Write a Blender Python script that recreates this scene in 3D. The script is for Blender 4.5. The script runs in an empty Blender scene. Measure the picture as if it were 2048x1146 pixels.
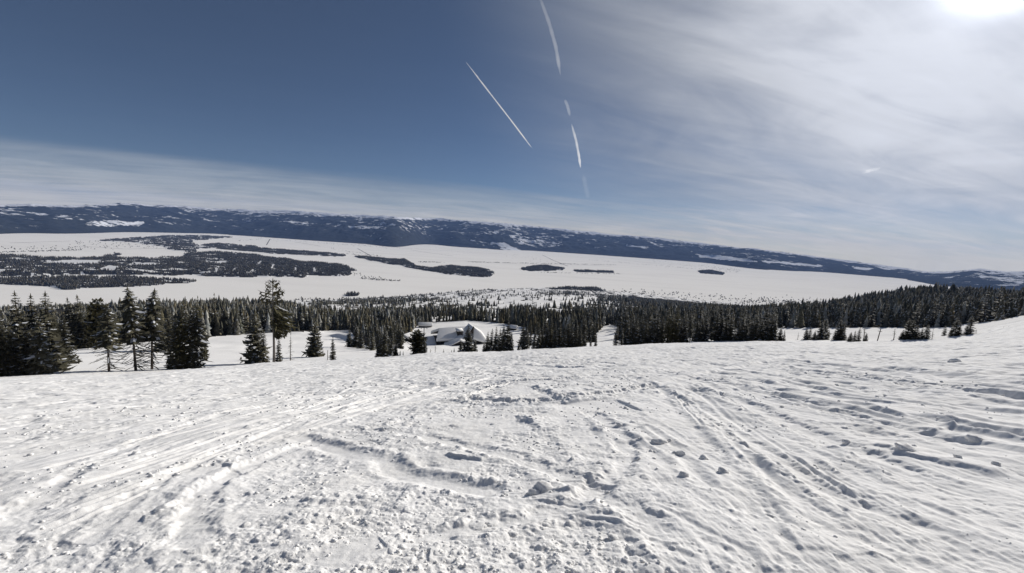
import bpy, math, random
import numpy as np

random.seed(7)
RNG = np.random.default_rng(11)
SC = bpy.context.scene
COL = SC.collection
PI = math.pi

# ------------------------------------------------------------------ camera
EYE = np.array([0.0, 0.0, 2.25])
FPX, CX, CY = 860.0, 1024.0, 573.0
ROLL = math.radians(3.6)
PITCH = math.radians(6.72)
fwd = np.array([0, math.cos(PITCH), -math.sin(PITCH)])
r0 = np.array([1.0, 0, 0]); u0 = np.array([0, math.sin(PITCH), math.cos(PITCH)])
RIGHT = math.cos(ROLL) * r0 + math.sin(ROLL) * u0
UP = -math.sin(ROLL) * r0 + math.cos(ROLL) * u0


def ray(px, py):
    px = np.asarray(px, float); py = np.asarray(py, float)
    u = (px - CX) / FPX; v = (CY - py) / FPX
    d = fwd + u[..., None] * RIGHT + v[..., None] * UP
    return d / np.linalg.norm(d, axis=-1, keepdims=True)


def project(P):
    d = np.asarray(P, float) - EYE
    f = d @ fwd
    f = np.where(f < 1e-6, 1e-6, f)
    return CX + FPX * (d @ RIGHT) / f, CY - FPX * (d @ UP) / f


def pix_az_t(px, py):
    """azimuth (0 = ahead, + right) and tangent of the downward angle of a sight line"""
    d = ray(px, py)
    h = np.hypot(d[..., 0], d[..., 1])
    return np.arctan2(d[..., 0], d[..., 1]), -d[..., 2] / h


cam_d = bpy.data.cameras.new("camera")
cam = bpy.data.objects.new("camera", cam_d)
COL.objects.link(cam)
cam_d.sensor_width = 36.0
cam_d.lens = 36.0 * FPX / 2048.0
cam_d.clip_start = 0.05
cam_d.clip_end = 300000.0
from mathutils import Matrix, Vector
M = Matrix(((RIGHT[0], UP[0], -fwd[0], EYE[0]), (RIGHT[1], UP[1], -fwd[1], EYE[1]),
            (RIGHT[2], UP[2], -fwd[2], EYE[2]), (0, 0, 0, 1)))
cam.matrix_world = M
SC.camera = cam

# ------------------------------------------------------------------ noise


def _hash(ix, iy, seed):
    h = (ix.astype(np.int64) * 374761393 + iy.astype(np.int64) * 668265263 + seed * 974634777) & 0xFFFFFFFF
    h = ((h ^ (h >> 13)) * 1274126177) & 0xFFFFFFFF
    h = ((h ^ (h >> 16)) * 2246822519) & 0xFFFFFFFF
    return (h ^ (h >> 15)) & 0xFFFFFF


def hash01(ix, iy, seed):
    return _hash(ix, iy, seed) / float(0xFFFFFF)


def gnoise(x, y, seed=0):
    x = np.asarray(x, float); y = np.asarray(y, float)
    ix = np.floor(x); iy = np.floor(y)
    fx = x - ix; fy = y - iy
    ux = fx * fx * fx * (fx * (fx * 6 - 15) + 10); uy = fy * fy * fy * (fy * (fy * 6 - 15) + 10)

    def g(dx, dy):
        a = hash01(ix + dx, iy + dy, seed) * 2 * PI
        return np.cos(a) * (fx - dx) + np.sin(a) * (fy - dy)
    n0 = g(0, 0) * (1 - ux) + g(1, 0) * ux
    n1 = g(0, 1) * (1 - ux) + g(1, 1) * ux
    return (n0 * (1 - uy) + n1 * uy) * 1.5


def fbm(x, y, seed=0, octaves=4, gain=0.5):
    s = 0.0; a = 1.0; t = 0.0
    for i in range(octaves):
        s = s + a * gnoise(x * 2 ** i + 17.3 * i, y * 2 ** i - 9.1 * i, seed + i)
        t += a; a *= gain
    return s / t * 1.4


def sstep(a, b, x):
    t = np.clip((x - a) / (b - a), 0, 1)
    return t * t * (3 - 2 * t)


def domes(x, y, cell, seed, prob, squash=0.75):
    """lumps: half-ball bumps of random size thrown on a jittered lattice; prob is an array or a number"""
    gx = x / cell; gy = y / cell
    ix = np.floor(gx); iy = np.floor(gy)
    best = np.zeros_like(gx)
    for dx in (-1, 0, 1):
        for dy in (-1, 0, 1):
            cx = ix + dx; cy = iy + dy
            jx = hash01(cx, cy, seed); jy = hash01(cx, cy, seed + 51)
            on = hash01(cx, cy, seed + 77) < prob
            R = 0.16 + 0.36 * hash01(cx, cy, seed + 99) ** 2
            ang = hash01(cx, cy, seed + 123) * PI
            qx = gx - cx - jx; qy = gy - cy - jy
            ca, sa = np.cos(ang), np.sin(ang)
            ex = (qx * ca + qy * sa) * (0.8 + 0.5 * jx); ey = (-qx * sa + qy * ca) * (1.2 - 0.4 * jy)
            d2 = ex * ex + ey * ey
            h = np.where(on, np.sqrt(np.maximum(R * R - d2, 0)), 0)
            best = np.maximum(best, h)
    return best * cell * squash


def inpoly(px, py, poly):
    px = np.asarray(px); py = np.asarray(py)
    c = np.zeros(px.shape, bool)
    n = len(poly)
    for i in range(n):
        x1, y1 = poly[i]; x2, y2 = poly[(i + 1) % n]
        if y1 == y2:
            continue
        k = ((y1 > py) != (y2 > py)) & (px < (x2 - x1) * (py - y1) / (y2 - y1) + x1)
        c ^= k
    return c


# ------------------------------------------------------------------ terrain of the near mountainside
LAKE_Z = -500.0


class Line:
    """a terrain line laid down from sight lines: at every azimuth a distance and a downward tangent"""
    def __init__(self, pts):
        p = np.array([(a, b) for a, b, _ in pts], float)
        az, t = pix_az_t(p[:, 0], p[:, 1])
        r = np.array([c if c else (EYE[2] - LAKE_Z) / tt for (_, _, c), tt in zip(pts, t)])
        o = np.argsort(az)
        self.az, self.t, self.r = az[o], t[o], r[o]

    def __call__(self, az):
        return np.exp(np.interp(az, self.az, np.log(self.r))), np.interp(az, self.az, self.t)


CREST = Line([(-500, 790, 70), (0, 757, 80), (250, 745, 84), (500, 731, 88), (620, 723, 90), (800, 713, 90), (1000, 703, 92),
              (1200, 692, 95), (1350, 686, 98), (1500, 683, 100), (1700, 686, 100), (1850, 680, 110), (1950, 664, 130),
              (2048, 641, 150), (2400, 560, 170)])
BENCH = Line([(-500, 725, 250), (0, 706, 255), (150, 703, 260), (400, 694, 270), (600, 690, 280), (700, 690, 290), (850, 690, 300), (930, 688, 300),
              (1000, 686, 310), (1100, 682, 310), (1215, 672, 300), (1400, 672, 280), (1700, 672, 290), (1900, 660, 310),
              (2048, 634, 330), (2400, 560, 360)])
FEDGE = Line([(-500, 712, 330), (0, 699, 335), (150, 695, 340), (300, 683, 350), (400, 675, 360), (480, 670, 370), (600, 661, 390), (700, 660, 400), (800, 653, 420),
              (850, 648, 450), (930, 643, 460), (1000, 647, 450), (1100, 652, 440), (1215, 652, 450), (1300, 657, 420), (1400, 657, 420),
              (1700, 656, 420), (1900, 652, 430), (2048, 628, 450), (2400, 560, 480)])
SLOPE = Line([(-500, 650, 900), (0, 642, 900), (600, 632, 950), (900, 627, 1000), (1100, 626, 1000), (1300, 633, 950), (1500, 633, 900),
              (1700, 624, 850), (1850, 610, 850), (2048, 606, 800), (2400, 575, 800)])
LOWER = Line([(-500, 630, 1500), (0, 622, 1500), (600, 613, 1600), (900, 606, 1700), (1100, 602, 1700), (1300, 615, 1600), (1500, 622, 1500),
              (1650, 611, 1450), (1750, 599, 1400), (1850, 587, 1350), (1950, 589, 1300), (2048, 597, 1200), (2400, 580, 1200)])
SHORE = Line([(-500, 612, 0), (0, 612, 0), (400, 608, 0), (600, 603, 0), (800, 592, 0), (1000, 577, 0), (1150, 574, 0), (1300, 590, 0),
              (1400, 600, 0), (1500, 607, 0), (1650, 609, 0), (1700, 609, 0), (1900, 611, 0), (2048, 615, 0), (2400, 620, 0)])


# near plane fitted to the crest
_az = np.linspace(-0.95, 0.95, 60)
_r, _t = CREST(_az)
_P = np.stack([_r * np.sin(_az), _r * np.cos(_az)], 1)
_zc = EYE[2] - _r * _t
_A = np.linalg.lstsq(_P, _zc - 0.0, rcond=None)[0]
PLANE = _A * 0.985


def knots(az):
    """list of (r, z) arrays, outward"""
    rc, tc = CREST(az)
    rb, tb = BENCH(az)
    rf, tf = FEDGE(az)
    rs, ts = SLOPE(az)
    rl, tl = LOWER(az)
    rh, th = SHORE(az)
    rh = np.maximum(rh, rl * 1.35)
    rd = rc * 1.28; td = tc + 0.014
    re = rc * 1.75; te = tc - 0.002
    re = np.minimum(re, 0.82 * rb)
    K = [(rc * 0.5, EYE[2] - None if False else None), ]
    ks = []
    for r, t in ((rc, tc), (rd, td), (re, te), (rb, tb), (rf, tf), (rs, ts), (rl, tl)):
        ks.append((r, EYE[2] - r * t))
    ks.append((rh, np.full_like(rh, LAKE_Z - 0.5)))
    ks.append((rh * 1.25, np.full_like(rh, LAKE_Z - 14)))
    ks.append((rh * 3, np.full_like(rh, LAKE_Z - 60)))
    return ks


def terrain_z(x, y):
    x = np.asarray(x, float); y = np.asarray(y, float)
    shp = x.shape
    x = x.ravel(); y = y.ravel()
    r = np.maximum(np.hypot(x, y), 1e-3)
    az = np.clip(np.arctan2(x, y), -1.15, 1.15)
    ks = knots(az)
    plane = PLANE[0] * x + PLANE[1] * y
    rc, zc = ks[0]
    pc = (PLANE[0] * np.sin(az) + PLANE[1] * np.cos(az)) * rc
    near = plane + (zc - pc) * sstep(0.1, 1.0, r / rc)
    # pchip outward, first slope taken from the plane
    R = [k[0] for k in ks]; Z = [k[1] for k in ks]
    n = len(R)
    h = [R[i + 1] - R[i] for i in range(n - 1)]
    dl = [(Z[i + 1] - Z[i]) / h[i] for i in range(n - 1)]
    m = [pc / rc]
    for i in range(1, n - 1):
        w1 = 2 * h[i] + h[i - 1]; w2 = h[i] + 2 * h[i - 1]
        same = dl[i] * dl[i - 1] > 0
        with np.errstate(divide='ignore', invalid='ignore'):
            hm = (w1 + w2) / (w1 / dl[i - 1] + w2 / dl[i])
        m.append(np.where(same, hm, 0))
    m.append(dl[-1] * 0)
    z = near.copy()
    for i in range(n - 1):
        k = (r >= R[i]) & (r < R[i + 1])
        if not k.any():
            continue
        t = (r[k] - R[i][k]) / h[i][k]
        hh = h[i][k]
        t2 = t * t; t3 = t2 * t
        z[k] = (2 * t3 - 3 * t2 + 1) * Z[i][k] + (t3 - 2 * t2 + t) * hh * m[i][k] + (-2 * t3 + 3 * t2) * Z[i + 1][k] + (t3 - t2) * hh * m[i + 1][k]
    z[r >= R[-1]] = LAKE_Z - 60
    # natural unevenness beyond the crest
    und = fbm(x / 60, y / 60, 5, 3) * 1.3 * sstep(150, 260, r) + fbm(x / 220, y / 220, 8, 3) * 9 * sstep(500, 1100, r)
    rh = R[-3]
    z = z + und * (1 - sstep(0.75, 1.0, r / rh))
    return z.reshape(shp)


def ground_hit(px, py, rmin=100.0, rmax=5000.0):
    """where the sight line of a pixel meets the near mountainside beyond rmin"""
    az, t = pix_az_t(np.array([px], float), np.array([py], float))
    rr = np.exp(np.linspace(math.log(rmin), math.log(rmax), 900))
    X = rr * math.sin(az[0]); Y = rr * math.cos(az[0])
    Z = terrain_z(X, Y)
    S = EYE[2] - rr * t[0]
    k = np.nonzero(Z >= S)[0]
    i = k[0] if len(k) else int(np.argmin(S - Z))
    return np.array([X[i], Y[i], Z[i]])


# ------------------------------------------------------------------ materials
def new_mat(name):
    m = bpy.data.materials.new(name); m.use_nodes = True
    nt = m.node_tree
    for n in list(nt.nodes):
        nt.nodes.remove(n)
    out = nt.nodes.new("ShaderNodeOutputMaterial")
    b = nt.nodes.new("ShaderNodeBsdfPrincipled")
    nt.links.new(b.outputs[0], out.inputs[0])
    return m, nt, b, out


def nd(nt, t, **kw):
    n = nt.nodes.new(t)
    for k, v in kw.items():
        setattr(n, k, v)
    return n


def noise_node(nt, vec, scale, detail=4, rough=0.55):
    n = nd(nt, "ShaderNodeTexNoise")
    n.inputs["Scale"].default_value = scale; n.inputs["Detail"].default_value = detail
    n.inputs["Roughness"].default_value = rough
    if vec is not None:
        nt.links.new(vec, n.inputs["Vector"])
    return n


def ramp(nt, fac, stops):
    r = nd(nt, "ShaderNodeValToRGB")
    el = r.color_ramp.elements
    el[0].position = stops[0][0]; el[0].color = (*stops[0][1], 1)
    el[1].position = stops[-1][0]; el[1].color = (*stops[-1][1], 1)
    for p, c in stops[1:-1]:
        e = el.new(p); e.color = (*c, 1)
    nt.links.new(fac, r.inputs[0])
    return r


def mixc(nt, fac, a, b):
    m = nd(nt, "ShaderNodeMix", data_type='RGBA')
    for s, v in ((m.inputs[0], fac), (m.inputs[6], a), (m.inputs[7], b)):
        if hasattr(v, "is_linked"):
            nt.links.new(v, s)
        elif isinstance(v, (int, float)):
            s.default_value = v
        else:
            s.default_value = (*v, 1)
    return m.outputs[2]


def simple(name, col, rough=0.8, var=0.25, scale=3.0, bump=0.0):
    m, nt, b, out = new_mat(name)
    tc = nd(nt, "ShaderNodeTexCoord")
    n = noise_node(nt, tc.outputs["Object"], scale)
    r = ramp(nt, n.outputs[0], [(0.3, tuple(c * (1 - var) for c in col)), (0.7, tuple(min(1, c * (1 + var)) for c in col))])
    nt.links.new(r.outputs[0], b.inputs["Base Color"])
    b.inputs["Roughness"].default_value = rough
    b.inputs["Specular IOR Level"].default_value = 0.2
    if bump:
        bn = nd(nt, "ShaderNodeBump"); bn.inputs["Strength"].default_value = bump; bn.inputs["Distance"].default_value = 0.02
        nt.links.new(n.outputs[0], bn.inputs["Height"]); nt.links.new(bn.outputs[0], b.inputs["Normal"])
    return m


def snow_mat(name, col=(0.845, 0.838, 0.825), dirt=(0.80, 0.79, 0.768), scale=0.6, bscale=60.0, bdist=0.008, sss=0.0):
    m, nt, b, out = new_mat(name)
    tc = nd(nt, "ShaderNodeTexCoord")
    n = noise_node(nt, tc.outputs["Object"], scale, 3)
    r = ramp(nt, n.outputs[0], [(0.35, dirt), (0.62, col)])
    nt.links.new(r.outputs[0], b.inputs["Base Color"])
    b.inputs["Roughness"].default_value = 0.9
    b.inputs["Specular IOR Level"].default_value = 0.03
    if sss:
        # light soaks a few centimetres into snow
        b.inputs["Subsurface Weight"].default_value = 0.75
        b.inputs["Subsurface Radius"].default_value = (1.0, 1.0, 1.0)
        b.inputs["Subsurface Scale"].default_value = sss
    if bdist:
        n2 = noise_node(nt, tc.outputs["Object"], bscale, 5, 0.65)
        bn = nd(nt, "ShaderNodeBump"); bn.inputs["Strength"].default_value = 0.8; bn.inputs["Distance"].default_value = bdist
        nt.links.new(n2.outputs[0], bn.inputs["Height"]); nt.links.new(bn.outputs[0], b.inputs["Normal"])
    return m


MAT = {}
MAT['snow'] = snow_mat("snow", sss=0.02)
MAT['chunk'] = snow_mat("snow_lump", scale=4.0, bscale=70.0, bdist=0.006, sss=0.015)
MAT['roof_snow'] = snow_mat("roof_snow", scale=0.4, bscale=3, bdist=0.08)
MAT['tree_snow'] = simple("branch_snow", (0.62, 0.64, 0.68), 0.7, 0.12, 2.0)
MAT['bark'] = simple("bark", (0.085, 0.07, 0.06), 0.9, 0.4, 20.0)
MAT['grey_bark'] = simple("grey_bark", (0.15, 0.135, 0.125), 0.9, 0.35, 20.0)
MAT['wood'] = simple("dark_timber", (0.045, 0.038, 0.034), 0.7, 0.3, 1.5)
MAT['steel'] = simple("grey_steel", (0.10, 0.10, 0.11), 0.5, 0.2, 2.0)
MAT['roofing'] = simple("dark_roofing", (0.05, 0.048, 0.047), 0.8, 0.2, 2.0)


def glass_mat():
    m, nt, b, out = new_mat("window_glass")
    b.inputs["Base Color"].default_value = (0.02, 0.022, 0.028, 1); b.inputs["Roughness"].default_value = 0.08
    return m


MAT['glass'] = glass_mat()


def foliage_mat(name, dark, light, scale=4.0):
    m, nt, b, out = new_mat(name)
    tc = nd(nt, "ShaderNodeTexCoord")
    oi = nd(nt, "ShaderNodeObjectInfo")
    n = noise_node(nt, tc.outputs["Object"], scale, 4, 0.7)
    r = ramp(nt, n.outputs[0], [(0.3, dark), (0.72, light)])
    hsv = nd(nt, "ShaderNodeHueSaturation")
    mp = nd(nt, "ShaderNodeMapRange")
    nt.links.new(oi.outputs["Random"], mp.inputs[0])
    mp.inputs[3].default_value = 0.7; mp.inputs[4].default_value = 1.3
    nt.links.new(mp.outputs[0], hsv.inputs["Value"])
    nt.links.new(r.outputs[0], hsv.inputs["Color"])
    nt.links.new(hsv.outputs[0], b.inputs["Base Color"])
    b.inputs["Roughness"].default_value = 0.8
    b.inputs["Specular IOR Level"].default_value = 0.15
    return m


MAT['fir'] = foliage_mat("fir_needles", (0.047, 0.047, 0.034), (0.12, 0.11, 0.074), 14.0)
MAT['olive'] = foliage_mat("pine_needles", (0.045, 0.043, 0.022), (0.115, 0.102, 0.052), 14.0)
MAT['twig'] = simple("bare_twigs", (0.07, 0.06, 0.05), 0.9, 0.35, 20.0)


def forest_mat(name, snowy=0.12, scale=0.25, dark=(0.06, 0.061, 0.054), light=(0.145, 0.132, 0.105)):
    m, nt, b, out = new_mat(name)
    tc = nd(nt, "ShaderNodeTexCoord")
    n = noise_node(nt, tc.outputs["Object"], scale * 0.4, 3, 0.7)
    r0_ = ramp(nt, n.outputs[0], [(0.35, dark), (0.68, light)])
    at = nd(nt, "ShaderNodeAttribute", attribute_name="cover")
    # every tree its own tone: dark green, olive brown, frosted
    tn = ramp(nt, at.outputs["Fac"], [(0.0, (0.55, 0.6, 0.55)), (0.45, (1.0, 1.0, 0.95)), (0.7, (1.35, 1.2, 0.85)), (0.82, (1.1, 1.15, 1.0)), (0.9, (2.6, 2.7, 2.9)), (1.0, (3.6, 3.8, 4.2))])
    r = nd(nt, "ShaderNodeMix", data_type='RGBA', blend_type='MULTIPLY'); r.inputs[0].default_value = 1
    nt.links.new(r0_.outputs[0], r.inputs[6]); nt.links.new(tn.outputs[0], r.inputs[7])
    n2 = noise_node(nt, tc.outputs["Object"], scale * 3.2, 2, 0.6)
    r2 = ramp(nt, n2.outputs[0], [(0.62 - snowy, (0, 0, 0)), (0.70 - snowy * 0.8, (1, 1, 1))])
    n3 = noise_node(nt, tc.outputs["Object"], 0.012, 2, 0.6)
    r3 = ramp(nt, n3.outputs[0], [(0.42, (0, 0, 0)), (0.62, (1, 1, 1))])
    mu = nd(nt, "ShaderNodeMath", operation='MULTIPLY')
    nt.links.new(r2.outputs[0], mu.inputs[0]); nt.links.new(r3.outputs[0], mu.inputs[1])
    mu2 = nd(nt, "ShaderNodeMath", operation='MULTIPLY'); mu2.inputs[1].default_value = 0.75
    nt.links.new(mu.outputs[0], mu2.inputs[0])
    nt.links.new(mixc(nt, mu2.outputs[0], r.outputs[2], (0.6, 0.62, 0.66)), b.inputs["Base Color"])
    b.inputs["Roughness"].default_value = 0.9
    b.inputs["Specular IOR Level"].default_value = 0.02
    return m


MAT['forest'] = forest_mat("conifer_forest", 0.07)
MAT['far_wood'] = forest_mat("lakeside_wood", 0.05, 0.05, (0.035, 0.033, 0.028), (0.085, 0.077, 0.065))


def attr_snow_mat(name, dark_a, dark_b, snow, scale, lo=0.4, hi=0.6, amt=0.5, detail=6):
    """snow against dark woodland: per-vertex snow cover broken up by noise"""
    m, nt, b, out = new_mat(name)
    at = nd(nt, "ShaderNodeAttribute", attribute_name="cover")
    tc = nd(nt, "ShaderNodeTexCoord")
    n = noise_node(nt, tc.outputs["Object"], scale, detail, 0.7)
    sub = nd(nt, "ShaderNodeMath", operation='SUBTRACT'); sub.inputs[1].default_value = 0.5
    nt.links.new(n.outputs[0], sub.inputs[0])
    mul = nd(nt, "ShaderNodeMath", operation='MULTIPLY_ADD'); mul.inputs[1].default_value = amt
    nt.links.new(sub.outputs[0], mul.inputs[0]); nt.links.new(at.outputs["Fac"], mul.inputs[2])
    r = ramp(nt, mul.outputs[0], [(lo, (0, 0, 0)), (hi, (1, 1, 1))])
    n2 = noise_node(nt, tc.outputs["Object"], scale * 2.5, 3, 0.7)
    r2 = ramp(nt, n2.outputs[0], [(0.35, dark_a), (0.65, dark_b)])
    nt.links.new(mixc(nt, r.outputs[0], r2.outputs[0], snow), b.inputs["Base Color"])
    b.inputs["Roughness"].default_value = 0.9
    b.inputs["Specular IOR Level"].default_value = 0.0
    return m


MAT['hillside'] = attr_snow_mat("hillside_ground", (0.035, 0.033, 0.03), (0.07, 0.065, 0.06), (0.88, 0.87, 0.85), 0.06, 0.45, 0.55, 0.25)
MAT['mountain'] = attr_snow_mat("mountain_forest", (0.018, 0.022, 0.026), (0.04, 0.045, 0.048), (0.72, 0.74, 0.78), 0.0045, 0.50, 0.60, 1.7, 7)
MAT['island'] = attr_snow_mat("island_ground", (0.035, 0.033, 0.03), (0.06, 0.056, 0.05), (0.78, 0.78, 0.77), 0.012, 0.47, 0.55, 0.25)


def lake_mat():
    m, nt, b, out = new_mat("lake_snow")
    tc = nd(nt, "ShaderNodeTexCoord")
    mp = nd(nt, "ShaderNodeMapping"); mp.inputs["Scale"].default_value = (0.0006, 0.0022, 1)
    nt.links.new(tc.outputs["Object"], mp.inputs[0])
    n = noise_node(nt, mp.outputs[0], 1.0, 6, 0.62)
    r = ramp(nt, n.outputs[0], [(0.32, (0.86, 0.835, 0.79)), (0.5, (0.92, 0.895, 0.845)), (0.7, (0.94, 0.915, 0.865))])
    nt.links.new(r.outputs[0], b.inputs["Base Color"])
    b.inputs["Roughness"].default_value = 0.9; b.inputs["Specular IOR Level"].default_value = 0.0
    return m


MAT['lake'] = lake_mat()


# ------------------------------------------------------------------ object helpers
def mesh_np(name, V, faces, mat=None, smooth=False, parent=None, link=True, attr=None):
    """faces: array (n,3) or (n,4), or list of such arrays"""
    V = np.asarray(V, np.float32)
    if not isinstance(faces, list):
        faces = [faces]
    faces = [np.asarray(f, np.int32) for f in faces if len(f)]
    me = bpy.data.meshes.new(name)
    me.vertices.add(len(V)); me.vertices.foreach_set("co", V.ravel())
    nl = sum(f.size for f in faces); npol = sum(len(f) for f in faces)
    me.loops.add(nl); me.polygons.add(npol)
    me.loops.foreach_set("vertex_index", np.concatenate([f.ravel() for f in faces]))
    tot = np.concatenate([np.full(len(f), f.shape[1], np.int32) for f in faces])
    st = np.concatenate([[0], np.cumsum(tot)[:-1]]).astype(np.int32)
    me.polygons.foreach_set("loop_start", st)
    if smooth:
        me.polygons.foreach_set("use_smooth", np.ones(npol, bool))
    me.update(calc_edges=True)
    if attr is not None:
        a = me.attributes.new("cover", 'FLOAT', 'POINT'); a.data.foreach_set("value", np.asarray(attr, np.float32))
    if mat is not None:
        me.materials.append(mat)
    if not link:
        return me
    o = bpy.data.objects.new(name, me)
    COL.objects.link(o)
    if parent is not None:
        o.parent = parent
    return o


def tag(o, label=None, cat=None, group=None, kind=None):
    if label: o['label'] = label
    if cat: o['category'] = cat
    if group: o['group'] = group
    if kind: o['kind'] = kind
    return o


def empty(name, loc, rz=0.0):
    e = bpy.data.objects.new(name, None)
    e.empty_display_size = 0.5
    e.location = loc; e.rotation_euler = (0, 0, rz)
    COL.objects.link(e)
    return e


def grid_faces(n, m):
    i = np.arange(n - 1)[:, None] * m + np.arange(m - 1)[None, :]
    return np.stack([i, i + 1, i + m + 1, i + m], -1).reshape(-1, 4)


class MB:
    """collects simple solids into one mesh"""
    def __init__(self):
        self.v = []; self.f3 = []; self.f4 = []

    def add(self, V, F):
        o = len(self.v)
        self.v.extend([tuple(p) for p in V])
        for f in F:
            (self.f3 if len(f) == 3 else self.f4).append([o + i for i in f])
        return self

    def box(self, x0, x1, y0, y1, z0, z1):
        V = [(x, y, z) for z in (z0, z1) for y in (y0, y1) for x in (x0, x1)]
        return self.add(V, [(0, 2, 3, 1), (4, 5, 7, 6), (0, 1, 5, 4), (2, 6, 7, 3), (0, 4, 6, 2), (1, 3, 7, 5)])

    def slab(self, P, thick, n=None):
        """quad or tri P raised to thickness"""
        P = [np.array(p, float) for p in P]
        up = np.array([0, 0, thick]) if n is None else np.array(n) * thick
        k = len(P)
        V = P + [p + up for p in P]
        F = [tuple(range(k - 1, -1, -1)), tuple(range(k, 2 * k))]
        for i in range(k):
            j = (i + 1) % k
            F.append((i, j, k + j, k + i))
        return self.add(V, F)

    def tube(self, pts, radii, seg=6, cap=True):
        pts = [np.array(p, float) for p in pts]
        V = []; F = []
        for i, p in enumerate(pts):
            t = pts[min(i + 1, len(pts) - 1)] - pts[max(i - 1, 0)]
            t /= np.linalg.norm(t) + 1e-9
            a = np.cross(t, (0.3, 0.2, 1) if abs(t[2]) < 0.8 else (1, 0.1, 0)); a /= np.linalg.norm(a)
            b = np.cross(t, a)
            for k in range(seg):
                w = 2 * PI * k / seg
                V.append(p + radii[i] * (math.cos(w) * a + math.sin(w) * b))
        for i in range(len(pts) - 1):
            for k in range(seg):
                k2 = (k + 1) % seg
                F.append((i * seg + k, i * seg + k2, (i + 1) * seg + k2, (i + 1) * seg + k))
        if cap:
            V.append(pts[-1]); e = len(V) - 1
            for k in range(seg):
                F.append(((len(pts) - 1) * seg + k, (len(pts) - 1) * seg + (k + 1) % seg, e))
            V.append(pts[0]); e = len(V) - 1
            for k in range(seg):
                F.append(((k + 1) % seg, k, e))
        return self.add(V, F)

    def mesh(self, name, mat, smooth=False):
        f = []
        if self.f3: f.append(np.array(self.f3))
        if self.f4: f.append(np.array(self.f4))
        return mesh_np(name, np.array(self.v), f, mat, smooth, link=False)

    def build(self, name, mat, parent=None, smooth=False):
        o = bpy.data.objects.new(name, self.mesh(name, mat, smooth))
        COL.objects.link(o)
        if parent is not None:
            o.parent = parent
        return o


# ------------------------------------------------------------------ foreground snow
def plane_pts(pix):
    """pixels on the near slope -> ground xy"""
    out = []
    for px, py in pix:
        d = ray(px, py)
        a = d[2] - PLANE[0] * d[0] - PLANE[1] * d[1]
        s = -EYE[2] / a if a < -1e-4 else 150
        s = min(max(s, 0), 150)
        out.append((s * d[0], s * d[1]))
    return np.array(out)


def seg_dist(x, y, pts, signed=True):
    """distance to a polyline, side sign (+ = left of travel), and arc parameter 0..1"""
    best = np.full(x.shape, 1e9); sg = np.zeros(x.shape); par = np.zeros(x.shape)
    L = np.hypot(np.diff(pts[:, 0]), np.diff(pts[:, 1])); tot = L.sum(); acc = 0
    for i in range(len(pts) - 1):
        ax, ay = pts[i]; bx, by = pts[i + 1]
        dx, dy = bx - ax, by - ay; l2 = dx * dx + dy * dy + 1e-9
        t = np.clip(((x - ax) * dx + (y - ay) * dy) / l2, 0, 1)
        qx = x - ax - t * dx; qy = y - ay - t * dy
        d = np.hypot(qx, qy)
        k = d < best
        best = np.where(k, d, best)
        sg = np.where(k, np.sign(dx * qy - dy * qx), sg)
        par = np.where(k, (acc + t * L[i]) / tot, par)
        acc += L[i]
    return best, sg, par


def smooth_path(pix, n=6):
    p = plane_pts(pix)
    if len(p) < 3:
        return p
    out = []
    for i in range(len(p) - 1):
        p0 = p[max(i - 1, 0)]; p1 = p[i]; p2 = p[i + 1]; p3 = p[min(i + 2, len(p) - 1)]
        for k in range(n):
            t = k / n
            out.append(0.5 * ((2 * p1) + (-p0 + p2) * t + (2 * p0 - 5 * p1 + 4 * p2 - p3) * t * t + (-p0 + 3 * p1 - 3 * p2 + p3) * t ** 3))
    out.append(p[-1])
    return np.array(out)


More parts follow.
